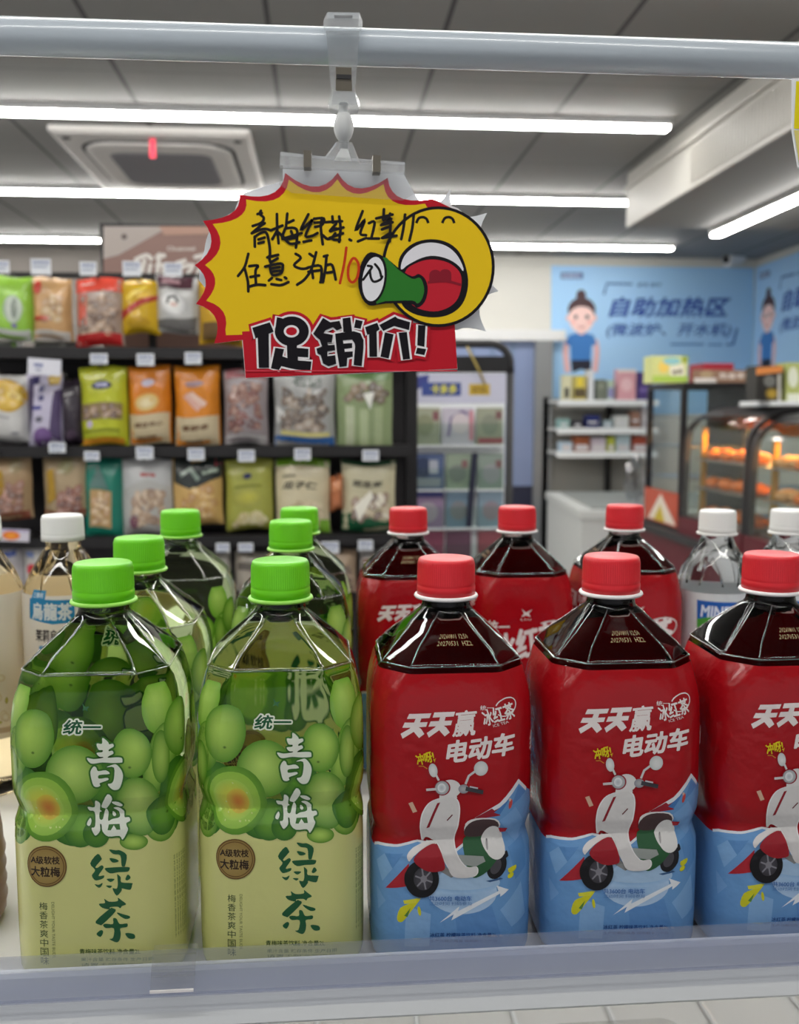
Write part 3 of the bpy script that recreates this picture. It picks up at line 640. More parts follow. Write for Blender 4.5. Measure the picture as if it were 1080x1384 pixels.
def snackbag(x0, y0, x1, y1, c, lb, ops=(), th=.030, Y=YB, seed=None, tilt=0.0, cat='snack bag', grp=None, hook=True, tagbox=None, name='snack_bag'):
    seed = seed if seed is not None else int(x0 * 7 + y0)
    g = random.Random(seed)
    pa, pb = atY(x0, y1, Y), atY(x1, y0, Y)
    W, H = pb.x - pa.x, pb.z - pa.z; cx, cz = (pa.x + pb.x) / 2, (pa.z + pb.z) / 2
    ph = [g.random() * 6 for _ in range(6)]
    def bulge(u, v):                         # u, v in -1..1
        e = max(0.0, 1 - abs(u) ** 2.6) ** .7 * max(0.0, 1 - abs(v) ** 4) ** .8
        return th * e * (1 - .25 * v + .10 * sin(3 * u + ph[0]) + .07 * sin(5 * v + 4 * u + ph[1])) + .0012 * sin(30 * v + ph[2]) * (abs(v) > .9) + .0015
    def P(u, v, l=0.0):
        sh = 1 - .03 * (1 - abs(v) ** 3) + .012 * sin(4 * v + ph[3])
        x = cx + u * W / 2 * sh + tilt * (v * H / 2); z = cz + v * H / 2 + .004 * sin(2.5 * u + ph[4])
        return Vector((x, Y - bulge(u, v) - l, z))
    A = Art(lambda x, y: (lambda q: ((q.x - cx) * 2 / W, (q.z - cz) * 2 / H))(atY(x, y, Y)), lambda u, v, l: P(max(-1, min(1, u)), max(-1, min(1, v)), l), lift=.0018, step=.00022, cutu=[-.75, -.5, -.25, 0, .25, .5, .75], cutv=[-.8, -.6, -.4, -.2, 0, .2, .4, .6, .8])
    nx, ny = 14, 20
    for side in (1, -1):
        n = len(A.V)
        for j in range(ny + 1):
            for i in range(nx + 1):
                u, v = i / nx * 2 - 1, j / ny * 2 - 1; q = P(u, v)
                if side < 0: q = Vector((q.x, Y + bulge(u, v) * .8, q.z))
                A.V.append(q); A.Cc.append(hx(c))
        for j in range(ny):
            for i in range(nx):
                f = (n + j * (nx + 1) + i, n + j * (nx + 1) + i + 1, n + (j + 1) * (nx + 1) + i + 1, n + (j + 1) * (nx + 1) + i)
                A.Fc.append(f if side > 0 else f[::-1])
    run(A, ops)
    o = A.build(name, 'foil', None)
    ctr = Vector((cx, Y, pa.z)); o.data.transform(Matrix.Translation(-ctr)); o.location = ctr
    tag(o, lb, cat, grp)
    if hook:
        bm = bmesh.new(); zt = pb.z - .006
        tube(bm, [(cx, YR, zt + .012), (cx, YB - .055, zt + .004), (cx, YB - .07, zt + .018)], .0028, 6); obj('hook', bm, 'rack', rackobj)
    if tagbox:
        a0, a1 = atY(tagbox[0], tagbox[3], YB - .075), atY(tagbox[2], tagbox[1], YB - .075)
        A = plane_art(YB - .075, lift=.0008, step=3e-4); bm = Bx(a0.x, a1.x, YB - .075, YB - .072, a0.z, a1.z)
        for v in bm.verts: A.V.append(v.co.copy()); A.Cc.append(hx('dfe2e8'))
        bm.verts.index_update(); A.Fc = [tuple(v.index for v in f.verts) for f in bm.faces]; bm.free()
        xa_, ya_, xb_, yb_ = tagbox; A.rect(xa_ + 2, ya_ + 3, xb_ - 7, ya_ + 6, '7c88a8'); A.rect(xa_ + 2, ya_ + 9, xb_ - 4, ya_ + 12, 'a8b0c0'); A.rect(xb_ - 6, ya_ + 3, xb_ - 2, ya_ + 7, '8890b0')
        k = A.build('price_tag', 'box', None, smooth=False); tag(k, 'price tag above the ' + ' '.join(lb.split(',')[0].split()[:12]), 'price tag', 'price tags on the snack rack')
    return o
rackobj = t
NUT = ['8a6a50', '6e503c', 'a8886c', '7a6252', 'b89a80']; PALE = ['c8a878', 'b89060', 'd8bc94', 'a88458']
bags = [
 # top row
 ((-8, 374, 44, 460), '8fc040', 'light green snack bag with a silver fish picture in the top row', [('r', -8, 446, 44, 460, 'c8ccc4'), ('g', 22, 418, 13, 19, 'dfe4dc', 'a8b8a0'), ('e', 24, 416, 5, 14, '8a9488'), ('e', 24, 440, 4, 3, '7a70a0')], (-6, 352, 12, 369)),
 ((46, 376, 97, 460), 'c49a68', 'tan snack bag with a round red badge in the top row', [('r', 46, 448, 97, 460, 'cfc8c0'), ('e', 53, 391, 6, 9, 'c03828'), ('n', 58, 398, 92, 440, PALE, 26, 6), ('r', 50, 430, 70, 436, 'b04830')], (42, 350, 68, 371)),
 ((104, 377, 167, 468), 'a89488', 'red topped clear bag of brown nuts, leftmost bag beside the brown poster', [('r', 104, 377, 167, 396, 'd84a38'), ('n', 106, 396, 166, 455, NUT, 70, 6), ('r', 104, 452, 167, 468, 'c02c2c'), ('r', 108, 398, 120, 440, 'c85a48'), ('r', 112, 381, 130, 386, 'f0c8c0')], (108, 354, 130, 372)),
 ((165, 380, 216, 452), 'd0a81c', 'yellow snack bag with a red ribbon band in the top row', [('p', ((165, 420), (216, 398), (216, 404), (165, 432)), 'b03828'), ('p', ((172, 402), (200, 388), (200, 394), (175, 408)), 'e8cc50'), ('e', 190, 438, 16, 7, 'b89014')], (166, 353, 190, 373)),
 ((212, 374, 268, 451), 'b8b8b6', 'silver bag with a maroon top and round black face in the top row', [('p', ((212, 374), (262, 374), (262, 390), (214, 392)), '4a2a34'), ('r', 220, 380, 245, 385, 'b89098'), ('g', 236, 412, 17, 15, 'f0f0ec', 'c4c4c4'), ('l', [(228, 413), (230, 404), (238, 402), (243, 410)], 3.5, '2c2a2c'), ('e', 237, 413, 5, 3, 'd8b8b0'), ('p', ((214, 435), (268, 428), (266, 451), (215, 446)), '6a6866')], (222, 355, 246, 373)),
 ((270, 380, 330, 466), 'c89c20', 'yellow bag with a dark window partly behind the hanging sign', [('r', 274, 438, 326, 462, '6e5430'), ('e', 300, 405, 14, 10, 'e4c860')], None),
 # second row
 ((-14, 506, 37, 596), 'c9c8c6', 'white bag with yellow potato chips at the left end of the second row', [('g', 12, 534, 27, 22, 'e8c860', 'c49a30'), ('n', -10, 516, 34, 552, ['e0b840', 'caa030', 'f0d880'], 14, 8), ('r', 20, 582, 30, 585, '8a8890'), ('r', 0, 562, 18, 565, 'a8a6a8')], None),
 ((40, 505, 85, 602), 'c2bcd2', 'white and purple snack bag next to the potato chips', [('p', ((40, 510), (50, 507), (48, 560), (42, 585), (40, 585)), '4c4464'), ('r', 47, 507, 56, 518, '3c3864'), ('p', ((66, 510), (85, 506), (82, 522), (70, 522)), 'c0a048'), ('p', ((76, 530), (85, 528), (85, 600), (70, 590)), '5a4c70'), ('e', 61, 590, 12, 14, '7a5c94'), ('e', 57, 565, 5, 4, '6a6878'), ('r', 48, 547, 60, 552, '4a4a90'), ('e', 60, 525, 4, 5, '5a5880'), ('e', 60, 537, 4, 4, '5a5880')], None),
 ((86, 514, 113, 602), '2e2530', 'slim dark plum bag between the purple and lime bags', [('r', 88, 532, 102, 535, 'a8a4a8'), ('e', 100, 588, 8, 6, '4a3a4c')], None),
 ((110, 496, 172, 602), 'b9bf2e', 'lime yellow bag with a dark oval badge in the second row', [('g', 140, 522, 14, 6, '34365c', '22223a'), ('r', 132, 520, 148, 524, 'b0b0d0'), ('r', 111, 545, 168, 567, '8a7a50'), ('n', 112, 546, 168, 568, NUT, 22, 5), ('r', 112, 592, 170, 600, 'e09a30'), ('r', 115, 580, 165, 584, '8c9420'), ('e', 124, 573, 4, 5, 'c0b0d0')], (122, 478, 145, 492)),
 ((176, 495, 231, 600), 'd07a1c', 'orange bag with a pale oval and cream base in the second row', [('r', 176, 559, 231, 600, 'c8b896'), ('g', 201, 543, 15, 11, 'e8d8a0', 'c8a060'), ('e', 201, 543, 16.5, 12, 'd8b060') , ('g', 201, 543, 13, 9, 'e8dcb0', 'd0b478'), ('e', 202, 517, 9, 5, 'c0b8c8'), ('h', '绿豆夹心', 203, 573, 40, 7, '6a4a30'), ('r', 188, 588, 214, 592, '8a6e50')], (185, 478, 208, 494)),
 ((238, 495, 297, 603), 'd3801a', 'orange bag with a pink sausage picture and cream base in the second row', [('r', 238, 563, 297, 603, 'c9b998'), ('l', [(252, 532), (272, 552)], 9, 'd8a898'), ('l', [(258, 530), (280, 548)], 7, 'e4c4b4'), ('e', 264, 518, 13, 4, '9a7c80'), ('h', '香酥条', 266, 577, 38, 8, '6a4a30'), ('r', 252, 594, 275, 598, '8a6e50')], (250, 476, 272, 492)),
 ((304, 500, 362, 600), '9a9092', 'silver edged bag of red brown nuts left of the clear bag', [('n', 306, 516, 358, 585, ['7a3c34', '8a5a48', '9c7060', '5c3430'], 56, 6), ('r', 305, 500, 360, 512, '9c6064'), ('r', 306, 588, 360, 600, 'c4c0c0')], None),
 ((371, 500, 453, 606), 'a5a5a3', 'clear silver bag of dark brown pieces with a blue base strip', [('n', 376, 524, 448, 584, ['5c4a3c', '6e5a4a', '80705e', '4c3c32', 'a09080'], 70, 7), ('r', 372, 590, 452, 606, '3a68a8'), ('r', 380, 583, 446, 589, 'c8c080'), ('t', '石记', 415, 515, 40, 14, '4c5c54'), ('p', ((372, 550), (385, 560), (374, 575)), 'dcdcda')], None),
 ((455, 500, 531, 614), '8a9a70', 'green bag of long pale sticks at the right end of the second row', [('r', 458, 500, 528, 512, '6a8a58'), ('n', 460, 515, 528, 546, ['6a5a44', '8a7458', '54442e'], 26, 7), ('r', 466, 550, 478, 604, 'b0b898'), ('r', 486, 552, 497, 604, 'a8b48c'), ('r', 506, 548, 517, 600, 'a0ac84'), ('p', ((490, 532), (505, 528), (500, 552)), 'e8e8e0')], None),
 # third row
 ((-20, 613, 43, 702), 'a58a68', 'brown bag of dates at the left end of the third row', [('r', -20, 690, 43, 702, '8a4c38'), ('g', 24, 628, 9, 11, '8c7c58', '9c8a68'), ('n', -4, 648, 40, 694, ['8a5a44', 'a0705c', '70442e', 'c09080'], 28, 7), ('p', ((-6, 640), (8, 632), (12, 660), (-4, 680)), 'a07c20')], None),
 ((61, 612, 120, 700), 'a99474', 'brown bag of dates, second in the third row', [('r', 61, 688, 120, 700, '8a4c38'), ('g', 92, 628, 12, 12, '848050', '9a8c68'), ('n', 78, 655, 118, 694, ['7a4434', '96604c', '60301e', 'b88878'], 26, 7), ('p', ((66, 635), (76, 630), (80, 670), (68, 680)), 'a88428')], (66, 598, 88, 612)),
 ((116, 618, 166, 728), '1c7a68', 'teal bag with a clear window of nuts in the third row', [('r', 124, 662, 154, 712, 'b09060'), ('n', 124, 662, 154, 712, PALE, 30, 5), ('p', ((122, 660), (135, 630), (150, 660)), '5a7a74'), ('r', 116, 716, 166, 728, '18846c')], (114, 610, 134, 623)),
 ((166, 620, 233, 724), 'b4b3b0', 'silver grey bag of pale nuts in the third row', [('n', 177, 660, 230, 712, ['b09478', '9c7c60', 'c8b094', '886a54'], 60, 6), ('p', ((166, 620), (233, 620), (233, 656), (200, 648), (168, 660)), 'bcbdbd'), ('r', 192, 640, 212, 645, 'b05858'), ('e', 184, 705, 6, 9, '7c5060')], (184, 604, 207, 621)),
 ((235, 618, 301, 710), 'c9a566', 'bag of golden crisps with a black and green top in the third row', [('p', ((235, 618), (301, 618), (301, 645), (262, 660), (236, 650)), '2c3230'), ('l', [(245, 640), (258, 632), (270, 648)], 6, '8c9c90'), ('l', [(275, 640), (296, 636)], 5, '9cac9c'), ('n', 240, 655, 298, 704, ['c89c50', 'd8b470', 'b88840'], 36, 7), ('r', 292, 620, 301, 630, 'c04858')], (254, 606, 276, 622)),
 ((306, 620, 369, 716), 'a2a44a', 'olive green pouch with a yellow picture in the third row', [('e', 335, 644, 6, 4, '34385c'), ('g', 336, 672, 20, 12, 'b4b040', 'a0a04a'), ('n', 312, 688, 364, 712, ['d0c48c', 'c0b070', 'e0d8a8'], 20, 7), ('r', 318, 655, 355, 659, '848830')], (322, 608, 344, 624)),
 ((373, 620, 446, 718), 'cfc4a4', 'cream bag with a green top and bold dark title in the third row', [('r', 373, 620, 446, 629, '78a830'), ('h', '瓜子仁', 405, 656, 48, 10, '2c2a28'), ('r', 382, 642, 400, 645, '8a8470'), ('n', 378, 676, 440, 710, ['c8b48c', 'b09c74', 'd8c8a4'], 44, 6), ('r', 432, 700, 446, 718, '7cb038')], (398, 606, 420, 622)),
 ((446, 642, 464, 690), 'b06a44', 'small orange brown pack squeezed between the cream and green bags', [('r', 448, 650, 462, 662, 'd08a60')], None),
 ((462, 622, 535, 718), 'c4bd9e', 'cream bag with dark green top and base at the right end of the third row', [('r', 462, 622, 535, 628, '2c5038'), ('p', ((462, 696), (480, 690), (520, 704), (535, 698), (535, 718), (462, 718)), '1e5a3a'), ('h', '花生米', 496, 652, 42, 9, '343230'), ('n', 470, 664, 530, 702, ['c8b898', '9c806c', 'e4dcc8', '7c6454'], 46, 7), ('p', ((478, 682), (500, 660), (504, 668), (484, 702)), 'eeeadc')], (490, 608, 512, 623)),
 # bottom row, mostly behind the bottles
 ((-12, 724, 32, 800), 'bcb8bc', 'pale grey pack at the left end of the bottom row', [('r', 8, 742, 26, 750, '5060a0')], None),
 ((34, 722, 74, 800), 'c4c0bc', 'pale pack with a red corner, second in the bottom row', [('e', 48, 766, 8, 8, 'c03040'), ('r', 38, 742, 50, 750, '7080b0')], None),
 ((270, 745, 312, 800), 'a8a49c', 'grey pack between green caps in the bottom row', [('r', 276, 756, 300, 764, '746c64')], (292, 734, 310, 746)),
 ((318, 745, 362, 800), '9c9488', 'beige pack left of the middle green caps in the bottom row', [('r', 322, 760, 352, 770, '6a625a')], (322, 734, 342, 746)),
 ((440, 742, 482, 800), 'b09880', 'light brown pack right of the middle green caps in the bottom row', [('n', 444, 760, 480, 798, NUT, 20, 5)], (434, 732, 458, 748)),
 ((486, 742, 530, 800), 'a4a09c', 'silver pack behind the left red cap in the bottom row', [('r', 490, 752, 526, 760, '80604c')], (484, 730, 504, 744)),
]
for bx, c, lb, ops, tb in bags:
    snackbag(*bx, c, lb, ops, tagbox=tb, grp='snack bags on the rack')
# printed cards clipped to the rack
def card(name, label, cat, x0, y0, x1, y1, Y, c, ops, rot=0):
    A = plane_art(Y, lift=.0006, step=3e-4); pa, pb = atY(x0, y1, Y), atY(x1, y0, Y); bm = Bx(pa.x, pb.x, Y, Y + .002, pa.z, pb.z)
    for v in bm.verts: A.V.append(v.co.copy()); A.Cc.append(hx(c))
    bm.verts.index_update(); A.Fc = [tuple(v.index for v in f.verts) for f in bm.faces]; bm.free(); run(A, ops)
    o = A.build(name, 'box', None, smooth=False)
    ctr = Vector(((pa.x + pb.x) / 2, Y, (pa.z + pb.z) / 2)); o.data.transform(Matrix.Translation(-ctr)); o.location = ctr; o.rotation_euler = (0, radians(rot), 0)
    return tag(o, label, cat)
card('promo_card', 'white tilted promo card with purple print over the purple snack bag', 'card', 38, 485, 82, 507, YB - .09, 'dcdce6', [('r', 46, 492, 58, 496, '7078a8'), ('r', 48, 499, 56, 502, 'a0a4b8')], 4)
card('promo_card', 'white promo card with an orange sun above the bottom row', 'card', -6, 715, 39, 732, YB - .09, 'd0ccd8', [('g', 15, 724, 12, 6, 'f0a030', 'e06830'), ('r', -4, 716, 38, 718, 'b0a0c8')], 3)
# silver trays on the first rail, lower edge of the top row
for i, (x0, x1, lb) in enumerate(((-10, 22, 'grey carton with a green end under the green snack bag'), (46, 84, 'grey metal box under the tan snack bag'), (88, 116, 'grey pack beside the metal box under the top row'))):
    carton('carton', lb, 'box', x0, 461, x1, 472, YB + .02, .06, '7c7c78', [('r', x0 + 2, 464, x1 - 4, 470, '4c4c4a')] + ([('r', 16, 462, 22, 472, '6c9040')] if i == 0 else []), zbase=zr[0] + .0122)

# ================================================================== CARD STAND
YS = 3.25
sx0, sx1 = atY(549, 600, YS).x, atY(690, 600, YS).x
st = atY(620, 503, YS).z; sb = .15
t = thing('card_stand', 'black framed stand with white pocket board of card packs right of the snack rack', 'display stand', ((sx0 + sx1) / 2, YS, 0))
obj('board', Bx(sx0, sx1 - .02, YS + .0, YS + .015, sb, st), 'white', t)
bm = bmesh.new()
for x in (sx0 - .016, sx1): tube(bm, [(x, YS + .02, .02), (x, YS + .02, st - .0)], .014, 10)
xr_, zt_ = sx1, atY(640, 464, YS).z
pts = [(sx1, YS + .02, st)] + [(sx1 - .07 + .07 * cos(a), YS + .02, zt_ - .07 + .07 * sin(a)) for a in [k * pi / 14 for k in range(8)]] + [(sx0 + .055 - .07 * sin(a), YS + .02, zt_ - .07 + .07 * cos(a)) for a in [k * pi / 14 for k in range(8)]] + [(sx0 - .016, YS + .02, st)]
tube(bm, pts, .014, 10); obj('tube_frame', bm, 'dark', t, True)
obj('top_panel', Bx(sx0, sx1 - .012, YS - .002, YS + .018, st, st + .055), 'black', t)
obj('foot', Bx(sx0 - .03, sx1 + .03, YS - .15, YS + .2, 0, .02), 'black', t)
A = plane_art(YS, lift=.001, step=4e-4)
A.rect(549, 505, 684, 545, 'c4c4d6'); A.poly([(550, 512), (580, 506), (578, 520), (552, 532)], '3c4488'); A.rect(570, 517, 623, 535, '3a4c90')
A.text('卡多多', 600, 526, 36, 13, 'd8d050', bold=.03); A.rect(634, 519, 662, 534, 'c8a83c'); A.text('好玩', 648, 527, 20, 10, '8a6a20', bold=.02)
A.build('header_print', 'box', t, smooth=False)
rows = ((549, 600), (611, 660), (662, 712), (716, 760))
for r_, (ya, yb) in enumerate(rows):
    z0, z1 = atY(600, yb, YS - .03).z, atY(600, ya, YS - .03).z
    pk = obj('pocket', Bx(sx0 + .004, sx1 - .03, YS - .034, YS - .03, z0 - .004, z0 + (z1 - z0) * .55), 'glass', t); obj('pocket_ledge', Bx(sx0 + .004, sx1 - .03, YS - .034, YS - .0001, z0 - .010, z0 - .004), 'white', pk)
spec = [
 (0, 556, 595, 'a8aa94', 'olive grey card pack, left pocket of the stand top row', [('r', 585, 556, 593, 568, '8a5c60'), ('e', 574, 574, 12, 14, '909478'), ('r', 550, 556, 562, 566, 'c88c94')]),
 (0, 598, 640, 'c9c2ce', 'white card pack with a purple curl, centre pocket of the stand top row', [('l', [(606, 590), (610, 565), (625, 556), (632, 560)], 4, '7c6a98', ), ('e', 622, 572, 12, 14, 'd8ccd0'), ('r', 634, 555, 640, 595, 'd0909c')]),
 (0, 644, 680, 'a0a28e', 'grey card pack with a dark red foot, right pocket of the stand top row', [('r', 646, 592, 680, 599, 'a05058'), ('e', 662, 574, 12, 14, '8c9080'), ('r', 670, 556, 678, 566, '7c5858')]),
 (1, 556, 600, '5c6c94', 'dark blue card pack, left pocket of the stand middle row', [('e', 572, 632, 12, 14, '3c4868'), ('r', 580, 622, 592, 640, 'b8bcc8'), ('r', 560, 646, 596, 658, '98a0a8')]),
 (1, 603, 637, '9aa894', 'pale green card pack, centre pocket of the stand middle row', [('e', 618, 640, 12, 12, '848c84'), ('r', 624, 622, 632, 632, '8a6464')]),
 (1, 646, 680, '8f9c92', 'grey green card pack, right pocket of the stand middle row', [('e', 664, 640, 12, 13, 'a0a0a4'), ('r', 670, 622, 678, 632, '7c5858')]),
 (2, 556, 600, '9c84a4', 'lilac card pack, left pocket of the stand third row', [('r', 556, 664, 600, 672, '3c3c78'), ('e', 578, 692, 14, 14, 'b4a8b4')]),
 (2, 603, 637, '7c94a8', 'blue grey card pack, centre pocket of the stand third row', [('e', 620, 690, 12, 13, '8a8c90')]),
 (2, 646, 680, '8ca0b0', 'light blue card pack, right pocket of the stand third row', [('e', 664, 690, 12, 13, '9a8c94')]),
 (3, 556, 600, '8c4a60', 'wine red card pack, left pocket of the stand bottom row', []), (3, 603, 637, '6c4a5c', 'plum card pack, centre pocket of the stand bottom row', []), (3, 646, 680, '905058', 'dusty red card pack, right pocket of the stand bottom row', []),
]
for r_, xa_, xb_, c, lb, ops in spec:
    ya, yb = rows[r_]; z0 = atY(600, yb, YS - .03).z
    carton('card_pack', lb, 'card pack', xa_, ya + 2, xb_, yb, YS - .026, .014, c, ops, 'card packs in the stand', zbase=z0 - .0035)
p0, p1 = atY(632, 470, YS - .01), atY(656, 520, YS - .01)
bm = bmesh.new(); tube(bm, [(p0.x, YS - .002, zt_ - .012), p0, (p0 + p1) / 2 + Vector((0, 0, .004)), p1], .004, 8); o = obj('gold_lanyard', bm, 'yellowcord', None, True); tag(o, 'gold cord hanging from the top of the card stand', 'cord')
bm = bmesh.new(); p0 = atY(641, 650, YS - .045); p1 = atY(634, 712, YS - .045); q0 = atY(641, 612, YS - .045)
prism(bm, [q0 + Vector((-.008, 0, 0)), q0 + Vector((.012, 0, 0)), p1 + Vector((.01, 0, 0)), p1 + Vector((-.01, 0, 0))], (0, .006, 0)); o = obj('lanyard', bm, 'navy'); tag(o, 'dark blue strap hanging down the front of the card stand', 'strap')

# ================================================================== DISPLAY SHELF WITH THE BOTTLES
SHZ = 1.118
t = thing('display_shelf', 'white display shelf with a round top rail, holding the tea bottles', 'shelf', (0.1, .85, 0)); shelf = t
X0, X1 = -.62, .72
obj('deck', Bx(X0, X1, .592, 1.16, SHZ - .02, SHZ), 'deck', t)
bm = bmesh.new(); prism(bm, [(X0, .5905, 1.1444), (X0, .586, 1.1444), (X0, .584, 1.142), (X0, .584, 1.104), (X0, .587, 1.1008), (X0, .5905, 1.1008)], (X1 - X0, 0, 0)); obj('front_lip', bm, 'white', t)
fe = obj('price_strip', Bx(X0, X1, .578, .5805, 1.1295, 1.1592), 'acrylic', t); bm = bmesh.new(); box(bm, X0, X1, .5765, .5779, 1.1295, 1.1315); obj('strip_bead', bm, 'acrylic', fe)
bm = bmesh.new(); tube(bm, [(X0, .58, 1.712), (X1, .58, 1.712)], .0103, 28); obj('top_rail', bm, 'rail', t, True)
for x in (X0 - .02, X1 + .02):
    for y in (.58, 1.16): 
        bm = bmesh.new(); tube(bm, [(x, y, 0), (x, y, 1.73)], .014, 14); obj('post', bm, 'rail', t, True)
obj('lower_deck', Bx(X0, X1, .592, 1.16, .80, .82), 'deck', t)
bm = bmesh.new()
for k in range(12):
    x = X0 + .06 + k * .11; tube(bm, [(x, .60, .823), (x, 1.12, .823)], .003, 6)
obj('divider_wire', bm, 'white', t)
# clear tab clipped over the price strip
c0, c1 = atY(203, 1341, .574), atY(265, 1289, .574)
t = thing('price_tab', 'clear plastic tab clipped to the shelf price strip below the left green bottles', 'clip', ((c0.x + c1.x) / 2, .575, c0.z))
bm = bmesh.new(); prism(bm, [(c0.x, .5735, c0.z), (c1.x - .002, .5735, c0.z), (c1.x, .5735, c1.z), (c0.x + .002, .5735, c1.z)], (0, .0022, 0)); obj('tab_face', bm, 'sleeve', t)
obj('tab_edge_highlight', Bx(c0.x, c1.x - .002, .5722, .5734, c0.z, c0.z + .0016), 'whitering', t)  # white bar paints the highlight along the bottom of the clear tab
obj('tab_hook', Bx(c0.x + .002, c1.x, .5735, .583, c1.z + .0002, c1.z + .0018), 'sleeve', t)
for k in (.42, .58):
    zz = c0.z + (c1.z - c0.z) * k; obj('tab_rib', Bx(c0.x + .001, c1.x - .001, .5728, .5734, zz, zz + .0012), 'sleeve', t)
# clear food boxes on the shelf below
for i, (x0, lb) in enumerate(((-.14, 'clear lidded box on the lower shelf, under the left green bottle'), (.03, 'clear lidded box on the lower shelf, under the red bottles'), (.20, 'clear lidded box on the lower shelf at the right edge'))):
    t = thing('food_box', lb, 'food box', (x0 + .075, .72, .8262), 'clear boxes on the lower shelf')
    bm = bmesh.new(); loft(bm, [rrect(x0 + .075, .74, h, d_, .015, z) for h, d_, z in ((.062, .10, .8262), (.07, .112, .885))]); obj('tub', bm, ('seal', 'freezer', 'olive')[i], t)
    bm = bmesh.new(); loft(bm, [rrect(x0 + .075, .74, h, d_, .015, z) for h, d_, z in ((.075, .118, .886), (.075, .118, .892), (.064, .105, .91))]); obj('lid', bm, 'sleeve', t, bevel=0)

# ---------------- bottles
def ring(a, c, l, z, nf=5):
    V = [(a - c, -a), (a, -(a - c)), (a, a - c), (a - c, a), (-(a - c), a), (-a, a - c), (-a, -(a - c)), (-(a - c), -a)]
    out = []
    for i, v in enumerate(V):
        if i % 2 == 0:
            u = V[i - 1]; out.append(((u[0] + v[0]) / 2, (u[1] + v[1]) / 2, z))
        pv, nx_ = Vector(V[i - 1]), Vector(V[(i + 1) % 8]); v = Vector(v)
        lp, ln = min(l, .485 * (pv - v).length), min(l, .485 * (nx_ - v).length); ll = min(lp, ln)
        A_, B_ = v + (pv - v).normalized() * ll, v + (nx_ - v).normalized() * ll
        for k in range(nf):
            tt = k / (nf - 1); q = A_ * (1 - tt) ** 2 + v * (2 * tt * (1 - tt)) + B_ * tt ** 2; out.append((q.x, q.y, z))
    return out
class Surf:
    """stations (z, half width, chamfer, fillet) of a bottle; maps (u, z, lift) onto its skin"""
    def __init__(s, st, z_nom):
        s.st = st; s.R = [[Vector(p) for p in ring(a, c, l, z)] for z, a, c, l in st]
        s.n = len(s.R[0]); k = min(range(len(st)), key=lambda i: abs(st[i][0] - z_nom)); N = s.R[k]
        s.U = [0.0]
        for i in range(s.n): s.U.append(s.U[-1] + (N[(i + 1) % s.n] - N[i]).length)
        s.P = s.U[-1]; s.zs = [q[0] for q in st]
    def at(s, u, z, l):
        u = u % s.P; i = 0
        while i < s.n - 1 and s.U[i + 1] <= u: i += 1
        f = (u - s.U[i]) / max(1e-9, s.U[i + 1] - s.U[i]); z = min(max(z, s.zs[0]), s.zs[-1]); k = 0
        while k < len(s.zs) - 2 and s.zs[k + 1] <= z: k += 1
        g = (z - s.zs[k]) / (s.zs[k + 1] - s.zs[k]); j = (i + 1) % s.n
        a = s.R[k][i].lerp(s.R[k][j], f); b = s.R[k + 1][i].lerp(s.R[k + 1][j], f); p = a.lerp(b, g)
        nv = (b - a).normalized(); tv = ((s.R[k][j] - s.R[k][i]).lerp(s.R[k + 1][j] - s.R[k + 1][i], g)); tv = tv.normalized() if tv.length > 1e-9 else Vector((1, 0, 0))
        return p + tv.cross(nv).normalized() * l
    def cuts(s): return sorted(set(s.U[:-1]) | {x - s.P for x in s.U[1:]})
    def body(s, name, m, parent):
        bm = bmesh.new(); loft(bm, s.R); return obj(name, bm, m, parent, True, local=True)
    def ribs(s, parent):
        """clear tubes added along the moulded shoulder edges and foot bead to catch highlights"""
        ks = [k for k, z in enumerate(s.zs) if .212 < z < .2445]
        for i in range(8):
            j = 5 * i + i // 2 + 1 + 2; bm = bmesh.new(); tube(bm, [s.R[k][j] * 1.0 for k in ks], .0006, 6); obj('shoulder_rib', bm, 'pet', parent, True, local=True)
        k = ks[0]; r = s.R[k] + [s.R[k][0]]; bm = bmesh.new(); tube(bm, r, .0007, 6); obj('shoulder_bead', bm, 'pet', parent, True, local=True)  # clear tube round the foot, added for its highlight line
    def shell(s, A, z0, z1, colf, l):
        """wrap a printed sleeve all round between two heights"""
        zz = [z0] + [z for z in s.zs if z0 + 1e-5 < z < z1 - 1e-5] + [z1]; n = len(A.V)
        for z in zz:
            for i in range(s.n): A.V.append(s.at(s.U[i] + 1e-7, z, l)); A.Cc.append(hx(colf(z)))
        for k in range(len(zz) - 1):
            for i in range(s.n): A.Fc.append((n + k * s.n + i, n + k * s.n + (i + 1) % s.n, n + (k + 1) * s.n + (i + 1) % s.n, n + (k + 1) * s.n + i))
CH = .586
def stations(waist, wide=.0555):
    W_ = wide
    st = [(0.0, W_ - .010, .014, .02), (.002, W_ - .005, .015, .02), (.006, W_ - .0018, .016, .02), (.012, W_ - .0004, .016, .02), (.03, W_, .016, .02), (waist - .022, W_, .016, .02), (waist - .010, W_ - .0006, .016, .02), (waist - .004, W_ - .0022, .016, .02), (waist, W_ - .0030, .016, .02), (waist + .004, W_ - .0022, .016, .02), (waist + .011, W_ - .0005, .016, .02), (waist + .02, W_, .016, .02),
          (.165, W_, .016, .02), (.182, W_ - .0003, .017, .02), (.192, W_ - .0012, .018, .018), (.2, W_ - .0028, .019, .012), (.2065, W_ - .0048, .020, .007), (.2105, W_ - .0068, .019, .003), (.2125, W_ - .0074, .0180, .0022), (.2145, W_ - .0092, .0174, .002), (.222, .0396, .0150, .003), (.231, .0302, .0132, .0034), (.238, .0233, .0117, .004), (.2425, .0189, .0106, .005), (.2445, .0176, .0102, .02), (.2475, .0170, .017 * CH, .02), (.262, .0170, .017 * CH, .02)]
    return st
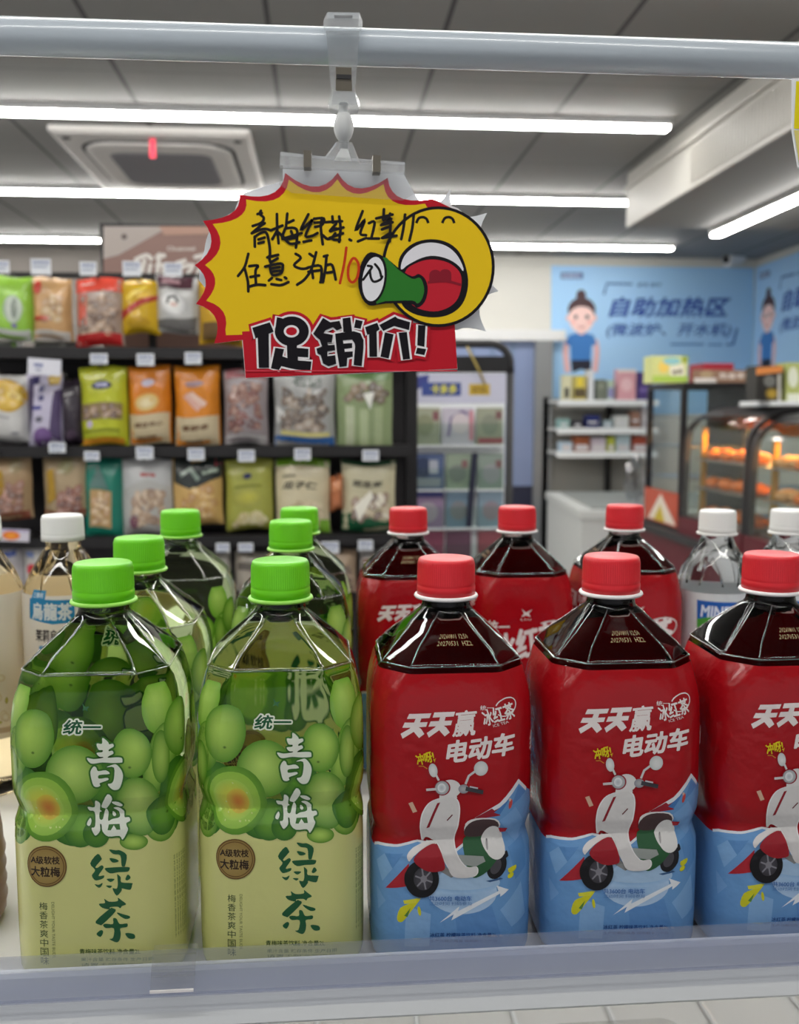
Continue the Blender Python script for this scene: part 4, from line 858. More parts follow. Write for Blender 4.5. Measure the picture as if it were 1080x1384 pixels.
def make_cap(parent, m, r=.0207, z0=.2535, z1=.279, ringm='whitering', name='cap', ridge=84):
    N = ridge * 4; bm = bmesh.new(); h = z1 - z0
    prof = [(r * 1.0, z0, 0), (r * 1.003, z0 + h * .22, 0), (r * .985, z0 + h * .25, 0), (r * .985, z0 + h * .27, 0), (r * .995, z0 + h * .31, 0), (r * .99, z0 + h * .34, 1), (r * .975, z0 + h * .84, 1), (r * .965, z0 + h * .89, .2), (r * .945, z0 + h * .955, 0), (r * .90, z1 - h * .008, 0), (r * .86, z1, 0), (r * .45, z1 + .0001, 0), (r * .05, z1 + .0001, 0)]
    loft(bm, [[((q + k * .00017 * cos(ridge * 2 * pi * i / N)) * cos(2 * pi * i / N), (q + k * .00017 * cos(ridge * 2 * pi * i / N)) * sin(2 * pi * i / N), z) for i in range(N)] for q, z, k in prof])
    o = obj(name, bm, m, parent, True, local=True)
    if ringm:
        bm = bmesh.new(); lathe(bm, [(r * .9, z0 - .0030), (r * 1.07, z0 - .0026), (r * 1.10, z0 - .0016), (r * 1.08, z0 - .0004), (r * .95, z0 + .0004)], 48); obj('neck_ring', bm, ringm, parent, True, local=True)
    return o
def front_map(xc, Yf, zb=SHZ): return lambda x, y: (lambda p: (p.x - xc, p.z - zb))(atY(x, y, Yf))

# --- green plum tea
GY = .66; GX = (-.1510, -.0295); RX = (.0875, .2075, .3275)
GS = Surf(stations(.1215), .165)
def make_green():
    t = thing('tea_bottle', '', 'bottle')
    GS.body('bottle_body', 'greentea', t); GS.ribs(t)
    make_cap(t, 'greencap', ringm='greenring')
    A = Art(front_map(GX[1], GY - .0555), lambda u, v, l: GS.at(u, v, l), lift=6e-4, step=5e-5, cutu=GS.cuts(), cutv=GS.zs); A.local = True
    zb = .1155
    GS.shell(A, .004, zb, lambda z: 'd9d98e', 5e-4)
    q6 = lambda x, y: (260 + x / 3.375, 900 + y / 3.375)
    A.q = q6
    G1, G2, G3 = 'b6da62', '568f22', '34701a'
    # the four faces: plums printed on the clear film
    def plums(du, seed):
        base = A.to2; A.to2 = lambda x, y: (base(x, y)[0] + du, base(x, y)[1])
        A.ell(100, 560, 90, 120, G2, G3, rot=10); A.ell(560, 640, 130, 120, G2, G3); A.ell(330, 700, 120, 90, '5a9626', '2f6a14'); A.ell(480, 520, 90, 130, G2, G3)
        A.ell(760, 640, 70, 120, G2, G3); A.ell(30, 690, 70, 90, '6aa030', G3); A.ell(715, 700, 80, 85, G1, G2, rot=-30, fx=-.3, fy=-.3); A.ell(15, 420, 45, 120, G1, G2)
        A.ell(720, 190, 70, 108, 'b4d868', '74aa34', rot=12, fx=-.2, fy=-.4); A.ell(738, 365, 78, 118, G1, G2, rot=14, fx=-.3, fy=-.4); A.ell(770, 575, 62, 92, G1, G2, rot=20)
        A.ell(690, 455, 58, 108, G1, G2, rot=8, fx=-.2, fy=-.3)
        A.ell(135, 312, 104, 130, G1, G2, fx=-.2, fy=-.2); A.ell(148, 372, 9, 7, '4a6a20', '8ab048')
        A.ell(585, 372, 86, 112, G1, G2, fx=.2, fy=-.2); A.ell(574, 436, 9, 7, '4a6a20', '8ab048')
        A.ell(330, 468, 128, 132, 'c0e070', G2, fx=-.1, fy=-.15, pw=1.2)
        A.ell(350, 700, 82, 95, '78b036', G3); A.ell(420, 735, 60, 60, G2, G3); A.ell(585, 770, 62, 36, G1, G2)
        A.ell(612, 612, 98, 134, 'c4e074', G2, rot=-12, fx=.1, fy=-.3, pw=1.2)
        A.ell(190, 612, 146, 158, '8cc43c', '5c9424', rot=-8); A.ell(182, 612, 122, 132, 'b4d858', '9ccc48', rot=-8, n=32); A.ell(176, 612, 92, 98, 'e0d848', 'b0d858', rot=-8); A.ell(198, 618, 52, 62, 'd8842c', 'd8cc48', rot=15)
        g = random.Random(seed)
        for k in range(10): A.ell(190 + g.uniform(-100, 100), 620 + g.uniform(-110, 110), 5, 3, 'd4e488', rot=g.uniform(0, 90), n=7)
        A.to2 = base
    for k in (0, 1, 3): plums(GS.P / 4 * k, k)
    DG, WH = '175c33', 'eef4e4'
    A.text('统一', 366, 256, 194, 78, WH, bold=.11, shear=.1); A.text('统一', 366, 256, 180, 64, DG, bold=.03, shear=.1)
    A.poly([(360, 150), (378, 168), (404, 165), (390, 178), (396, 190), (378, 180), (362, 186), (370, 172)], '2a6a3a')
    def brush(oy, col, polys, halo=None, holes=()):
        A.q = lambda x, y: (365 + x / 13.5, oy + y / 13.5)
        P_ = [smoothpts(p_, 3) for p_ in polys]
        if halo:
            for p_ in P_: A.line(p_, 64, halo, closed=True)
        for p_ in P_: A.poly(p_, col)
        for p_ in holes: A.poly(p_, halo)
        A.q = q6
    brush(980, WH, [[(415, 140), (455, 145), (520, 210), (535, 245), (600, 235), (610, 285), (525, 335), (520, 370), (580, 360), (600, 410), (520, 455), (505, 485), (660, 478), (745, 490), (755, 550), (735, 572), (580, 580), (400, 570), (250, 592), (180, 575), (130, 490), (250, 510), (400, 490), (415, 470), (350, 465), (305, 400), (400, 385), (410, 350), (340, 340), (310, 235), (405, 235)],
        [(245, 645), (290, 660), (325, 725), (460, 710), (525, 775), (340, 795), (335, 860), (480, 845), (495, 885), (350, 940), (355, 985), (300, 1010), (235, 980), (195, 830), (190, 730)],
        [(475, 655), (600, 605), (660, 615), (730, 700), (760, 800), (740, 920), (690, 1040), (610, 1065), (545, 1035), (490, 960), (560, 940), (600, 860), (605, 660)]], '35701f')
    brush(1055, WH, [[(260, 245), (345, 300), (340, 420), (375, 455), (330, 480), (330, 600), (395, 600), (450, 405), (510, 480), (490, 630), (580, 600), (720, 565), (710, 455), (600, 390), (690, 375), (800, 440), (820, 490), (815, 570), (900, 570), (905, 630), (830, 665), (825, 720), (835, 780), (735, 945), (680, 880), (480, 890), (380, 800), (365, 700), (335, 690), (335, 790), (260, 875), (220, 840), (180, 750), (245, 720), (235, 470), (140, 440), (110, 365), (240, 375)],
        [(480, 130), (565, 215), (480, 380), (420, 390), (370, 345)], [(565, 265), (680, 270), (770, 330), (720, 355), (600, 310)], [(590, 455), (640, 480), (655, 530), (620, 555), (590, 530)], [(150, 585), (175, 640), (145, 715), (95, 700), (100, 650)]], '35701f', [[(470, 780), (500, 690), (700, 680), (700, 770), (630, 770), (590, 705), (530, 780)]])
    brush(1130, DG, [[(280, 190), (350, 270), (340, 300), (240, 420), (270, 440), (345, 395), (380, 440), (285, 585), (385, 575), (375, 625), (290, 660), (220, 660), (170, 575), (230, 480), (145, 360)],
        [(485, 110), (600, 125), (680, 125), (795, 210), (765, 390), (740, 415), (700, 400), (680, 215), (560, 190)], [(490, 265), (600, 280), (650, 310), (620, 335), (540, 340)], [(400, 455), (500, 435), (700, 425), (830, 430), (840, 465), (800, 510), (640, 520), (490, 540)],
        [(620, 555), (680, 610), (690, 700), (875, 715), (880, 745), (850, 830), (780, 830), (695, 810), (690, 850), (600, 940), (530, 810), (600, 815), (625, 740), (620, 600)], [(805, 560), (855, 615), (800, 665), (760, 645)], [(430, 640), (570, 640), (500, 695)], [(215, 735), (290, 745), (355, 710), (335, 770), (285, 798)], [(415, 760), (520, 765), (480, 805)]])
    brush(1195, DG, [[(380, 120), (465, 170), (615, 160), (620, 100), (690, 150), (765, 215), (690, 250), (660, 290), (610, 262), (480, 270), (470, 310), (340, 280), (285, 210), (390, 195)], [(470, 300), (530, 290), (575, 345), (350, 570), (290, 585), (222, 520)], [(600, 365), (720, 400), (820, 430), (820, 470), (740, 480), (640, 420)],
        [(350, 590), (400, 565), (525, 570), (530, 470), (590, 475), (645, 570), (775, 560), (770, 625), (655, 645), (660, 740), (640, 850), (580, 900), (455, 840), (520, 820), (540, 650), (400, 645)], [(310, 680), (350, 715), (300, 805), (230, 750)], [(740, 735), (890, 750), (905, 825), (800, 830)]])
    A.ell(196, 880, 92, 92, '6b4e22', n=40); A.ell(196, 880, 86, 86, 'b49a58', '9c8040', n=40); A.line([(196 + 79 * cos(k * pi / 20), 880 + 79 * sin(k * pi / 20)) for k in range(40)], 4, '6b4e22', closed=True)
    A.text('A级软枝', 192, 852, 132, 36, '33220c', bold=.025); A.text('大粒梅', 192, 904, 132, 46, '33220c', bold=.025)
    for i, ch in enumerate('梅香茶爽中国味'): A.text(ch, 180, 1060 + i * 41, 37, 35, '4c5a34', bold=.005)
    A.text('DELIGHT YOUR TASTE BUDS', 222, 1165, 250, 13, '7c8450', rot=-90)
    A.text('青梅味茶饮料 净含量2L', 470, 1262, 270, 24, '3c5a34', bold=.01); A.text('果汁含量 贮存条件 生产日期', 500, 1298, 320, 17, '5c7044'); A.text('请置于阴凉干燥处', 500, 1322, 320, 15, '5c7044')
    for k in range(6): A.text('营养成分表能量蛋白质脂肪碳水', 772 + k * 16, 1050, 380, 9, '6c7c48', rot=-90)
    A.build('label', 'plumfilm', t)
    return t
grn = make_green()
gspots = [(GX[0], .66, 'green plum tea bottle at the front left, first in its column'), (GX[1], .66, 'green plum tea bottle at the front beside the red bottles'), (GX[0], .79, 'green tea bottle standing directly behind the front left green bottle'), (-.1485, 1.005, 'rearmost green tea bottle in the left column'), (-.0298, .90, 'green tea bottle behind the front one beside the red bottles'), (-.0245, 1.02, 'rearmost green tea bottle beside the red bottles, mostly hidden')]
for i, (x, y, lb) in enumerate(gspots):
    o = grn if i == 0 else dup(grn)
    o.location = (x, y, SHZ); tag(o, lb, 'bottle', 'green plum tea bottles')

# --- red iced tea
RS = Surf(stations(.095), .165)
def make_red():
    t = thing('tea_bottle', '', 'bottle')
    RS.body('bottle_body', 'icetea', t); RS.ribs(t); make_cap(t, 'redcap')
    A = Art(front_map(RX[0], GY - .0555), lambda u, v, l: RS.at(u, v, l), lift=6e-4, step=5e-5, cutu=RS.cuts(), cutv=RS.zs); A.local = True
    RED = 'a80e18'
    zb = front_map(RX[0], GY - .0555)(609, 900 + 925 / 3.643)[1]
    RS.shell(A, .004, .2085, lambda z: RED, 4e-4); RS.shell(A, .0035, zb, lambda z: '6d9ed2', 5e-4)
    q = lambda x, y: (500 + x / 3.643, 900 + y / 3.643); A.q = q
    BL = '6d9ed2'
    mount = [(-30, 940), (5, 926), (120, 905), (215, 872), (250, 880), (300, 915), (425, 912), (480, 872), (520, 800), (560, 752), (630, 715), (740, 572), (806, 628), (850, 650), (900, 950), (-30, 950)]
    A.poly(mount, BL)
    A.line([(-30, 938), (5, 924), (120, 902), (215, 868), (260, 878)], 12, 'e4e8ee'); A.line([(425, 912), (500, 862), (560, 760)], 12, 'e4e8ee')
    A.poly([(515, 748), (640, 672), (740, 566), (806, 624), (800, 640), (742, 590), (650, 690), (560, 738)], 'e6e8ee'); A.poly([(520, 745), (600, 700), (645, 735), (560, 748)], '9c2030')
    for pts, c in ((((5, 1000), (60, 950), (110, 1010), (50, 1090)), '84b0dc'), (((60, 950), (160, 930), (110, 1010)), '5c8ec6'), (((5, 1120), (70, 1180), (20, 1240)), '7ca8d8'), (((640, 760), (720, 700), (800, 800), (760, 900)), '7ba8da'), (((690, 900), (800, 860), (800, 1010), (720, 1060)), '5f92ca'), (((640, 1200), (760, 1080), (800, 1250), (700, 1290)), '86b2de'), (((180, 1180), (300, 1220), (290, 1380), (170, 1380)), '8ab4de'), (((420, 1240), (600, 1180), (660, 1380), (440, 1390)), '6293cb'), (((610, 720), (690, 650), (640, 730)), '4a7cba'), (((740, 600), (795, 640), (700, 690)), '5a8ac6')): A.poly(pts, c)
    A.ell(693, 682, 9, 24, 'c84a44', rot=15, n=12); A.ell(690, 660, 7, 8, 'd8b8a8', n=10)
    A.poly([(70, 1116), (190, 972), (195, 1080)], 'b02430')
    A.ell(455, 1110, 170, 110, '9cc0e4', 'b4d0ec', n=36); A.ell(450, 1062, 190, 62, '7aa8d8', 'a8c8e8'); A.ell(450, 1050, 186, 52, 'a8c6e4')
    # scooter
    A.poly([(570, 1056), (640, 1040), (655, 1046), (590, 1062)], '3a5c88')
    A.ell(625, 985, 44, 66, '1e1d20', rot=28); A.ell(620, 985, 24, 40, '4c4a50', rot=28); A.poly([(640, 930), (680, 912), (686, 938), (668, 950), (660, 990)], '232226')
    A.poly([(470, 850), (560, 830), (640, 850), (660, 900), (600, 985), (545, 1030), (500, 1035), (470, 960)], '2c5c38', sm=4)
    A.poly([(470, 775), (520, 748), (620, 750), (645, 790), (600, 815), (565, 830), (500, 835), (472, 830)], 'e8e4e2', sm=3)
    A.poly([(474, 790), (525, 756), (615, 756), (640, 795), (590, 812), (560, 840), (476, 840)], '4a3638', sm=3)
    A.ell(620, 868, 56, 84, 'e4e2e0', rot=-8); A.ell(590, 880, 6, 30, 'a8a4a4', rot=10, n=10)
    A.poly([(640, 795), (688, 800), (682, 818), (655, 818)], 'b42030')
    A.poly([(430, 930), (560, 935), (570, 960), (520, 985), (440, 975)], '9aa09c')
    A.poly([(262, 860), (300, 885), (370, 985), (420, 1030), (400, 1040), (330, 1000), (280, 930)], '8c8c8c')
    body = [(338, 650), (390, 640), (425, 655), (437, 700), (430, 780), (412, 850), (425, 925), (470, 985), (520, 985), (525, 1015), (500, 1035), (440, 1040), (400, 1025), (370, 960), (335, 890), (290, 850), (260, 845), (244, 860), (246, 800), (258, 730), (290, 675)]
    A.poly([(x + (6 if x > 380 else -6), y) for x, y in body], 'f0eeee', sm=4); A.poly(body, 'dcd9d8', sm=4)
    A.poly([(330, 672), (345, 668), (290, 790), (274, 795)], '8c1c28'); A.line([(378, 758), (405, 728)], 6, '6c3438')
    A.poly([(340, 655), (395, 640), (428, 648), (420, 600), (390, 570), (345, 575)], 'e0dddc')
    A.ell(395, 600, 52, 44, 'e2dfde'); A.ell(355, 596, 40, 38, '942430'); A.ell(354, 596, 34, 33, 'd8d8da', 'a4a8ac'); A.ell(352, 596, 20, 22, 'c0c6cc', 'eef0f2')
    A.line([(338, 560), (318, 520)], 10, 'd8d6d6'); A.line([(470, 580), (486, 540), (520, 515)], 11, 'd8d6d6'); A.ell(310, 510, 21, 34, 'e4e4e4', 'c8cccc', rot=-10); A.ell(546, 503, 34, 36, 'e4e4e4', 'c8cccc', rot=20)
    A.line([(276, 606), (325, 602)], 12, 'd6d2d2'); A.ell(460, 602, 26, 22, 'b0b0b4', '8c8c92'); A.line([(470, 600), (556, 618)], 20, '3c3a40'); A.line([(490, 590), (530, 598)], 7, 'c8c8cc')
    A.poly([(178, 935), (200, 900), (260, 868), (300, 862), (322, 880), (250, 905), (205, 945), (190, 962)], 'e8e4e2', sm=3)
    A.ell(255, 1045, 84, 92, '17161a', n=32); A.ell(262, 1044, 48, 56, '54525a', '3a383e', n=26); A.ell(264, 1044, 16, 18, '8a888e')
    for k in range(6): A.line([(264, 1044), (264 + 44 * cos(k * pi / 3 + .3), 1044 + 52 * sin(k * pi / 3 + .3))], 8, '8c8a92')
    A.poly([(212, 950), (250, 905), (310, 880), (350, 925), (368, 985), (350, 1005), (290, 1008), (240, 985)], 'a01c28', sm=4)
    # splashes, flag, arrow
    A.poly([(135, 1255), (150, 1195), (215, 1160), (250, 1142), (200, 1210), (160, 1262)], 'd8d428', sm=3); A.poly([(165, 1155), (240, 1140), (225, 1165), (170, 1172)], 'e0dc40'); A.ell(243, 1205, 8, 24, 'd8d428', rot=-10, n=12); A.poly([(170, 1230), (200, 1190), (185, 1235)], '5a8a3c')
    A.poly([(680, 1000), (726, 988), (722, 1010), (690, 1022)], 'd8d428', sm=2); A.ell(694, 1034, 18, 12, 'd8d428', rot=-30, n=12)
    A.poly([(342, 1262), (440, 1180), (432, 1205), (632, 1105), (622, 1078), (684, 1102), (640, 1135), (640, 1118), (400, 1250), (412, 1220)], 'eef2f6')
    A.poly([(190, 675), (210, 668), (232, 715), (212, 722)], 'd8b098')
    A.text('共3600台 电动车', 395, 1140, 210, 26, '3f6cae', bold=.015); A.text('活动时间 扫码参与', 395, 1165, 210, 17, '4a78b4')
    # lettering
    WH = 'f0e6e4'
    A.q = lambda x, y: (540 + x / 6, 930 + y / 6)
    for dx, dy in ((0, 0), (210, -13)):
        for p_ in ([(55, 212), (240, 205), (228, 242), (45, 252)], [(30, 282), (215, 275), (205, 312), (15, 325)], [(112, 240), (160, 238), (140, 310), (110, 350), (25, 412), (5, 375), (70, 330), (95, 300)], [(118, 300), (165, 330), (195, 370), (155, 402), (128, 375), (100, 345)]): A.poly([(x + dx, y + dy) for x, y in p_], WH)
    A.text('赢', 534, 284, 232, 205, WH, rot=5, bold=.019, shear=.28); A.q = q
    A.text('电动车', 546, 402, 355, 112, WH, rot=8, bold=.034, shear=.28)
    A.text('统一', 592, 207, 70, 24, WH, bold=.01, shear=.1); A.text('冰红茶', 645, 240, 178, 78, WH, rot=14, bold=.02, shear=.22); A.line([(630 + 106 * cos(a) * .5 + 60, 205 + 40 * sin(a) - (cos(a)) * 16) for a in [k * 2 * pi / 30 - 2.6 for k in range(26)]], 5, WH); A.text('ICE TEA', 652, 285, 80, 13, WH, rot=14)
    A.text('冲呀!', 270, 450, 90, 56, 'e4d020', rot=14, bold=.025); A.line([(240, 492), (262, 492), (282, 505)], 4, 'd89030'); A.line([(316, 470), (322, 450)], 4, 'd89030')
    A.text('冰红茶 柠檬味茶饮料 净含量2L', 460, 1322, 330, 22, '2c4c88', bold=.015); A.text('生产日期见瓶身 保质期十二个月', 460, 1352, 330, 14, '2c4c88')
    # second face: large brushed drink name and the bird mark
    base = A.to2; A.to2 = lambda x, y: (x + RS.P / 4, y); A.q = lambda x, y: (x * 1e-3, y * 1e-3)
    for sgn in (1,):
        A.to2 = lambda x, y, s_=sgn: (x + s_ * RS.P / 4, y)
        A.text('统一', -30, 158, 24, 14, WH, bold=.02, up=-1); A.text('冰红茶', 1, 140, 78, 34, WH, rot=14, bold=.03, shear=.2, up=-1)
        A.line([(23 + 20 * cos(k * 2 * pi / 24 + 2.5), 152 + 11 * sin(k * 2 * pi / 24 + 2.5) + 3 * cos(k * 2 * pi / 24 + 2.5)) for k in range(23)], 1.4, WH)
        A.poly([(-6, 177), (-1, 173), (6, 176), (2, 172), (4, 168), (-1, 170), (-6, 168), (-3, 172)], WH); A.text('Uni', -1, 165.5, 11, 2, WH, up=-1)
    A.to2 = base
    A.build('label', 'label', t)
    D = Art(lambda x, y: (x * 1e-3, y * 1e-3), lambda u, v, l: RS.at(u, v, l), lift=3e-4, step=2e-5); D.local = True
    D.text('20260801 12:50', 2, 229.3, 36, 2.6, 'b8926c', up=-1, res=1); D.text('20270531  HZ2', 2, 225.4, 36, 2.6, 'b8926c', up=-1, res=1); D.build('date_code', 'box', t)
    return t
red = make_red()
rspots = [(RX[0], .66, 0, 'red iced tea bottle in the front row, beside the green bottles'), (RX[1], .66, 0, 'middle red iced tea bottle of the front row of three'), (RX[2], .66, 0, 'red iced tea bottle in the front row, cut by the right edge'), (.0925, 1.01, 0, 'red iced tea bottle in the rear row nearest the green bottles'), (.2125, 1.015, -90, 'rear red bottle showing large brushed white drink name'), (.3345, 1.02, -90, 'rear red bottle turned sideways in front of the white capped water')]
for i, (x, y, rz, lb) in enumerate(rspots):
    o = red if i == 0 else dup(red)
    o.location = (x, y, SHZ); o.rotation_euler = (0, 0, radians(rz)); tag(o, lb, 'bottle', 'red iced tea bottles')

# --- slimmer bottles: jasmine oolong tea (left) and water (right)
def round_station(r): return (r, r * CH, .05)
def slim(st): return Surf([(z,) + round_station(r) for z, r in st], .12)
OS = slim([(0, .034), (.004, .039), (.02, .041), (.07, .041), (.075, .0395), (.08, .041), (.19, .041), (.2, .0405), (.206, .0385), (.222, .031), (.236, .0225), (.244, .0178), (.2475, .0168), (.262, .0168)])
OY = .97; ox = [atY(-24, 800, OY).x, atY(88, 800, OY).x]
def make_oolong():
    t = thing('oolong_bottle', '', 'bottle'); OS.body('bottle_body', 'oolong', t); make_cap(t, 'whitecap', r=.0208, ringm=None)
    bm = bmesh.new()
    for k in range(8):
        a = k * pi / 4 + .2; d = Vector((cos(a), sin(a), 0)); s_ = Vector((-sin(a), cos(a), 0))
        tube(bm, [d * .0395 + Vector((0, 0, .206)) + s_ * .004, d * .0322 + Vector((0, 0, .222)) + s_ * .001, d * .0236 + Vector((0, 0, .236)), d * .0185 + Vector((0, 0, .2445))], .0007, 5)
    obj('shoulder_rib', bm, 'oolong', t, True, local=True)
    A = Art(lambda x, y: (lambda p: (p.x - ox[1], p.z - SHZ))(atY(x, y, OY - .041)), lambda u, v, l: OS.at(u, v, l), lift=6e-4, step=6e-5, cutu=OS.cuts(), cutv=OS.zs); A.local = True
    OS.shell(A, .06, .2035, lambda z: mixc('d8ccb2', 'e6e2da', min(1, max(0, (z - .06) / .1))), 4e-4)
    q = lambda x, y: (x / 3.4615, 700 + y / 3.46); A.q = q
    BL = '2e8cbc'
    A.rect(100, 345, 180, 400, BL); A.text('三得利', 138, 368, 60, 24, 'e8eef0', bold=.02); A.poly([(90, 384), (318, 386), (320, 490), (220, 498), (90, 478)], BL)
    A.text('烏龍茶', 208, 440, 200, 82, 'f0f0ea', bold=.03); A.text('茉莉烏龍', 205, 553, 150, 58, '3a3436', bold=.02); A.rect(150, 602, 225, 645, BL); A.text('低糖', 187, 624, 50, 26, 'e8eef0', bold=.02)
    A.line([(95, 690), (180, 680), (260, 690)], 5, '8cb8cc', sm=3); A.text('无添加糖', 170, 664, 90, 16, '7a98a4')
    g = random.Random(3)
    for k in range(22): A.ell(80 + g.random() * 280, 730 + g.random() * 230, 24, 18, 'e6e0cc', 'd0be98', rot=g.random() * 90, n=10, rings=2)
    for k in range(8): A.ell(80 + g.random() * 280, 760 + g.random() * 200, 16, 8, 'c8c060', 'a8a040', rot=g.random() * 90, n=9, rings=1)
    A.rect(70, 985, 400, 1010, 'c0a888'); A.text('SUNTORY', 230, 1062 - 70, 110, 18, 'f0ece4', bold=.02)
    A.build('label', 'teafilm', t); return t
ool = make_oolong()
for i, (x, rz, lb) in enumerate(((ox[1], 8, 'jasmine oolong tea bottle with a white cap behind the front left green bottle'), (ox[0], 20, 'jasmine oolong tea bottle at the left edge, its cap out of view'))):
    o = ool if i == 0 else dup(ool); o.location = (x, OY, SHZ); o.rotation_euler = (0, 0, radians(rz)); tag(o, lb, 'bottle', 'jasmine oolong bottles')
WS = slim([(0, .031), (.004, .036), (.03, .038), (.06, .0365), (.09, .038), (.10, .0365), (.11, .038), (.19, .038), (.203, .0365), (.215, .033), (.228, .026), (.238, .0195), (.246, .0165), (.262, .0160)])
WY = 1.0; wx = [atY(968, 760, WY).x, atY(1064, 760, WY).x]
def make_water():
    t = thing('water_bottle', '', 'bottle'); WS.body('bottle_body', 'water', t); make_cap(t, 'whitecap', r=.0200, z0=.2505, z1=.2745, ringm='whitecap', ridge=48)
    bm = bmesh.new()
    for k in range(6):
        a = k * pi / 3; d = Vector((cos(a), sin(a), 0)); s_ = Vector((-sin(a), cos(a), 0))
        tube(bm, [d * .0375 + Vector((0, 0, .196)) + s_ * .012, d * .0355 + Vector((0, 0, .211)) + s_ * .008, d * .0285 + Vector((0, 0, .226)), d * .0355 + Vector((0, 0, .211)) - s_ * .008, d * .0375 + Vector((0, 0, .196)) - s_ * .012], .0012, 6)
    obj('shoulder_rib', bm, 'water', t, True, local=True)
    A = Art(lambda x, y: (lambda p: (p.x - wx[0], p.z - SHZ))(atY(x, y, WY - .038)), lambda u, v, l: WS.at(u, v, l), lift=6e-4, step=6e-5, cutu=WS.cuts(), cutv=WS.zs); A.local = True
    WS.shell(A, .10, .188, lambda z: 'd4d8da', 4e-4)
    A.rect(944, 814, 996, 846, '2a62b4'); A.poly([(944, 840), (965, 834), (996, 843), (996, 852), (944, 852)], '4c9a3c'); A.text('MINE', 968, 828, 38, 16, 'dfe8f4', bold=.03, shear=.15); A.rect(944, 856, 996, 900, 'c4d4e4'); A.text('天然水', 970, 876, 36, 16, '2a62b4', bold=.02)
    A.build('label', 'label', t); return t
wat = make_water()
for i, (x, lb) in enumerate(((wx[0], 'clear water bottle with a white cap and blue label between two red bottles'), (wx[1], 'water bottle with a white cap behind the right edge red bottle'))):
    o = wat if i == 0 else dup(wat); o.location = (x, WY, SHZ); tag(o, lb, 'bottle', 'white capped water bottles')
# brown ribbed bottle, only its edge shows at the left
BXp = atY(9, 1240, .70).x - .040
t = thing('drink_bottle', 'brown ribbed drink bottle cut off by the left edge of view', 'bottle', (BXp, .70, SHZ))
bm = bmesh.new(); lathe(bm, [(.030, 0), (.036, .003), (.0385, .008)] + [(.0385 + (.0014 if k % 2 else 0), .012 + k * .006) for k in range(9)] + [(.038, .07), (.036, .085), (.031, .105), (.022, .125), (.014, .135), (.014, .15)], 32, BXp, .70)
bm_o = bm
for v in bm.verts: v.co.z += SHZ
obj('bottle_body', bm, 'brown', t, True); bm = bmesh.new(); lathe(bm, [(.0155, SHZ + .146), (.0158, SHZ + .165), (.014, SHZ + .168)], 32, BXp, .70); obj('cap', bm, 'whitecap', t, True)

# ================================================================== HANGING PROMOTION SIGN AND ITS CLIP
YG = .571
cq = lambda x, y: (260 + x / 2.4545, y / 2.4545)
def P3(x, y, Y): return atY(*cq(x, y), Y)
# clip: clear jaws over the rail, ball joint, sign holder
t = thing('sign_clip', 'clear plastic clip with a ball joint gripping the top rail', 'clip', P3(500, 100, .565)); clip = t
def outl(pts, Y, dep, name, m, par, bev=0.0006):
    bm = bmesh.new(); prism(bm, [P3(x, y, Y) for x, y in pts], (0, dep, 0)); return obj(name, bm, m, par, bevel=bev)
outl([(448, 40), (555, 42), (566, 72), (556, 100), (442, 98), (434, 70)], .5655, .030, 'upper_jaw', 'clip', t)
outl([(470, 50), (532, 51), (530, 60), (472, 59)], .5645, .0008, 'jaw_slot', 'grey', t, 0)
outl([(444, 101), (556, 103), (545, 235), (455, 232)], .5665, .0020, 'front_leaf', 'clip', t)
outl([(456, 236), (544, 238), (540, 300), (556, 345), (550, 362), (510, 370), (498, 378), (488, 370), (456, 358), (450, 340), (464, 300)], .5665, .008, 'lever', 'clip', t)
outl([(476, 222), (528, 224), (530, 302), (476, 300)], .5658, .0006, 'spring', 'steel', t, 0)
outl([(478, 246), (528, 248), (528, 262), (478, 260)], .5650, .0006, 'spring_bar', 'dark', t, 0)
outl([(468, 304), (540, 306), (548, 348), (460, 346)], .5660, .0006, 'lever_rim', 'clip', t, 0)
pb = P3(502, 420, .570); bm = bmesh.new(); bmesh.ops.create_uvsphere(bm, u_segments=24, v_segments=16, radius=1)
for v in bm.verts: v.co = Vector((v.co.x * .0058, v.co.y * .0058, v.co.z * .0092)) + pb
obj('ball_joint', bm, 'ball', t, True)
bm = bmesh.new(); lathe(bm, [(.0028, pb.z - .013), (.0028, pb.z + .013)], 14, pb.x, pb.y); obj('joint_pin', bm, 'ball', t, True)
outl([(478, 470), (530, 472), (556, 538), (706, 540), (704, 572), (290, 548), (292, 503), (440, 520)], .5670, .006, 'holder_bar', 'clip', t)
outl([(492, 492), (516, 493), (528, 534), (470, 532)], .5664, .0005, 'holder_web', 'ball', t, 0)
outl([(292, 508), (704, 538), (704, 546), (292, 516)], .5664, .0005, 'holder_ridge', 'clip', t, 0)
for x, y in ((382, 526), (612, 542)): outl([(x - 13, y - 28), (x + 13, y - 26), (x + 13, y + 28), (x - 13, y + 28)], .5655, .009, 'spring', 'steel', t, .0003)
outl([(290, 550), (704, 573), (740, 640), (700, 665), (330, 640), (288, 612)], .5688, .0004, 'holder_sleeve', 'sleeve', t, 0)
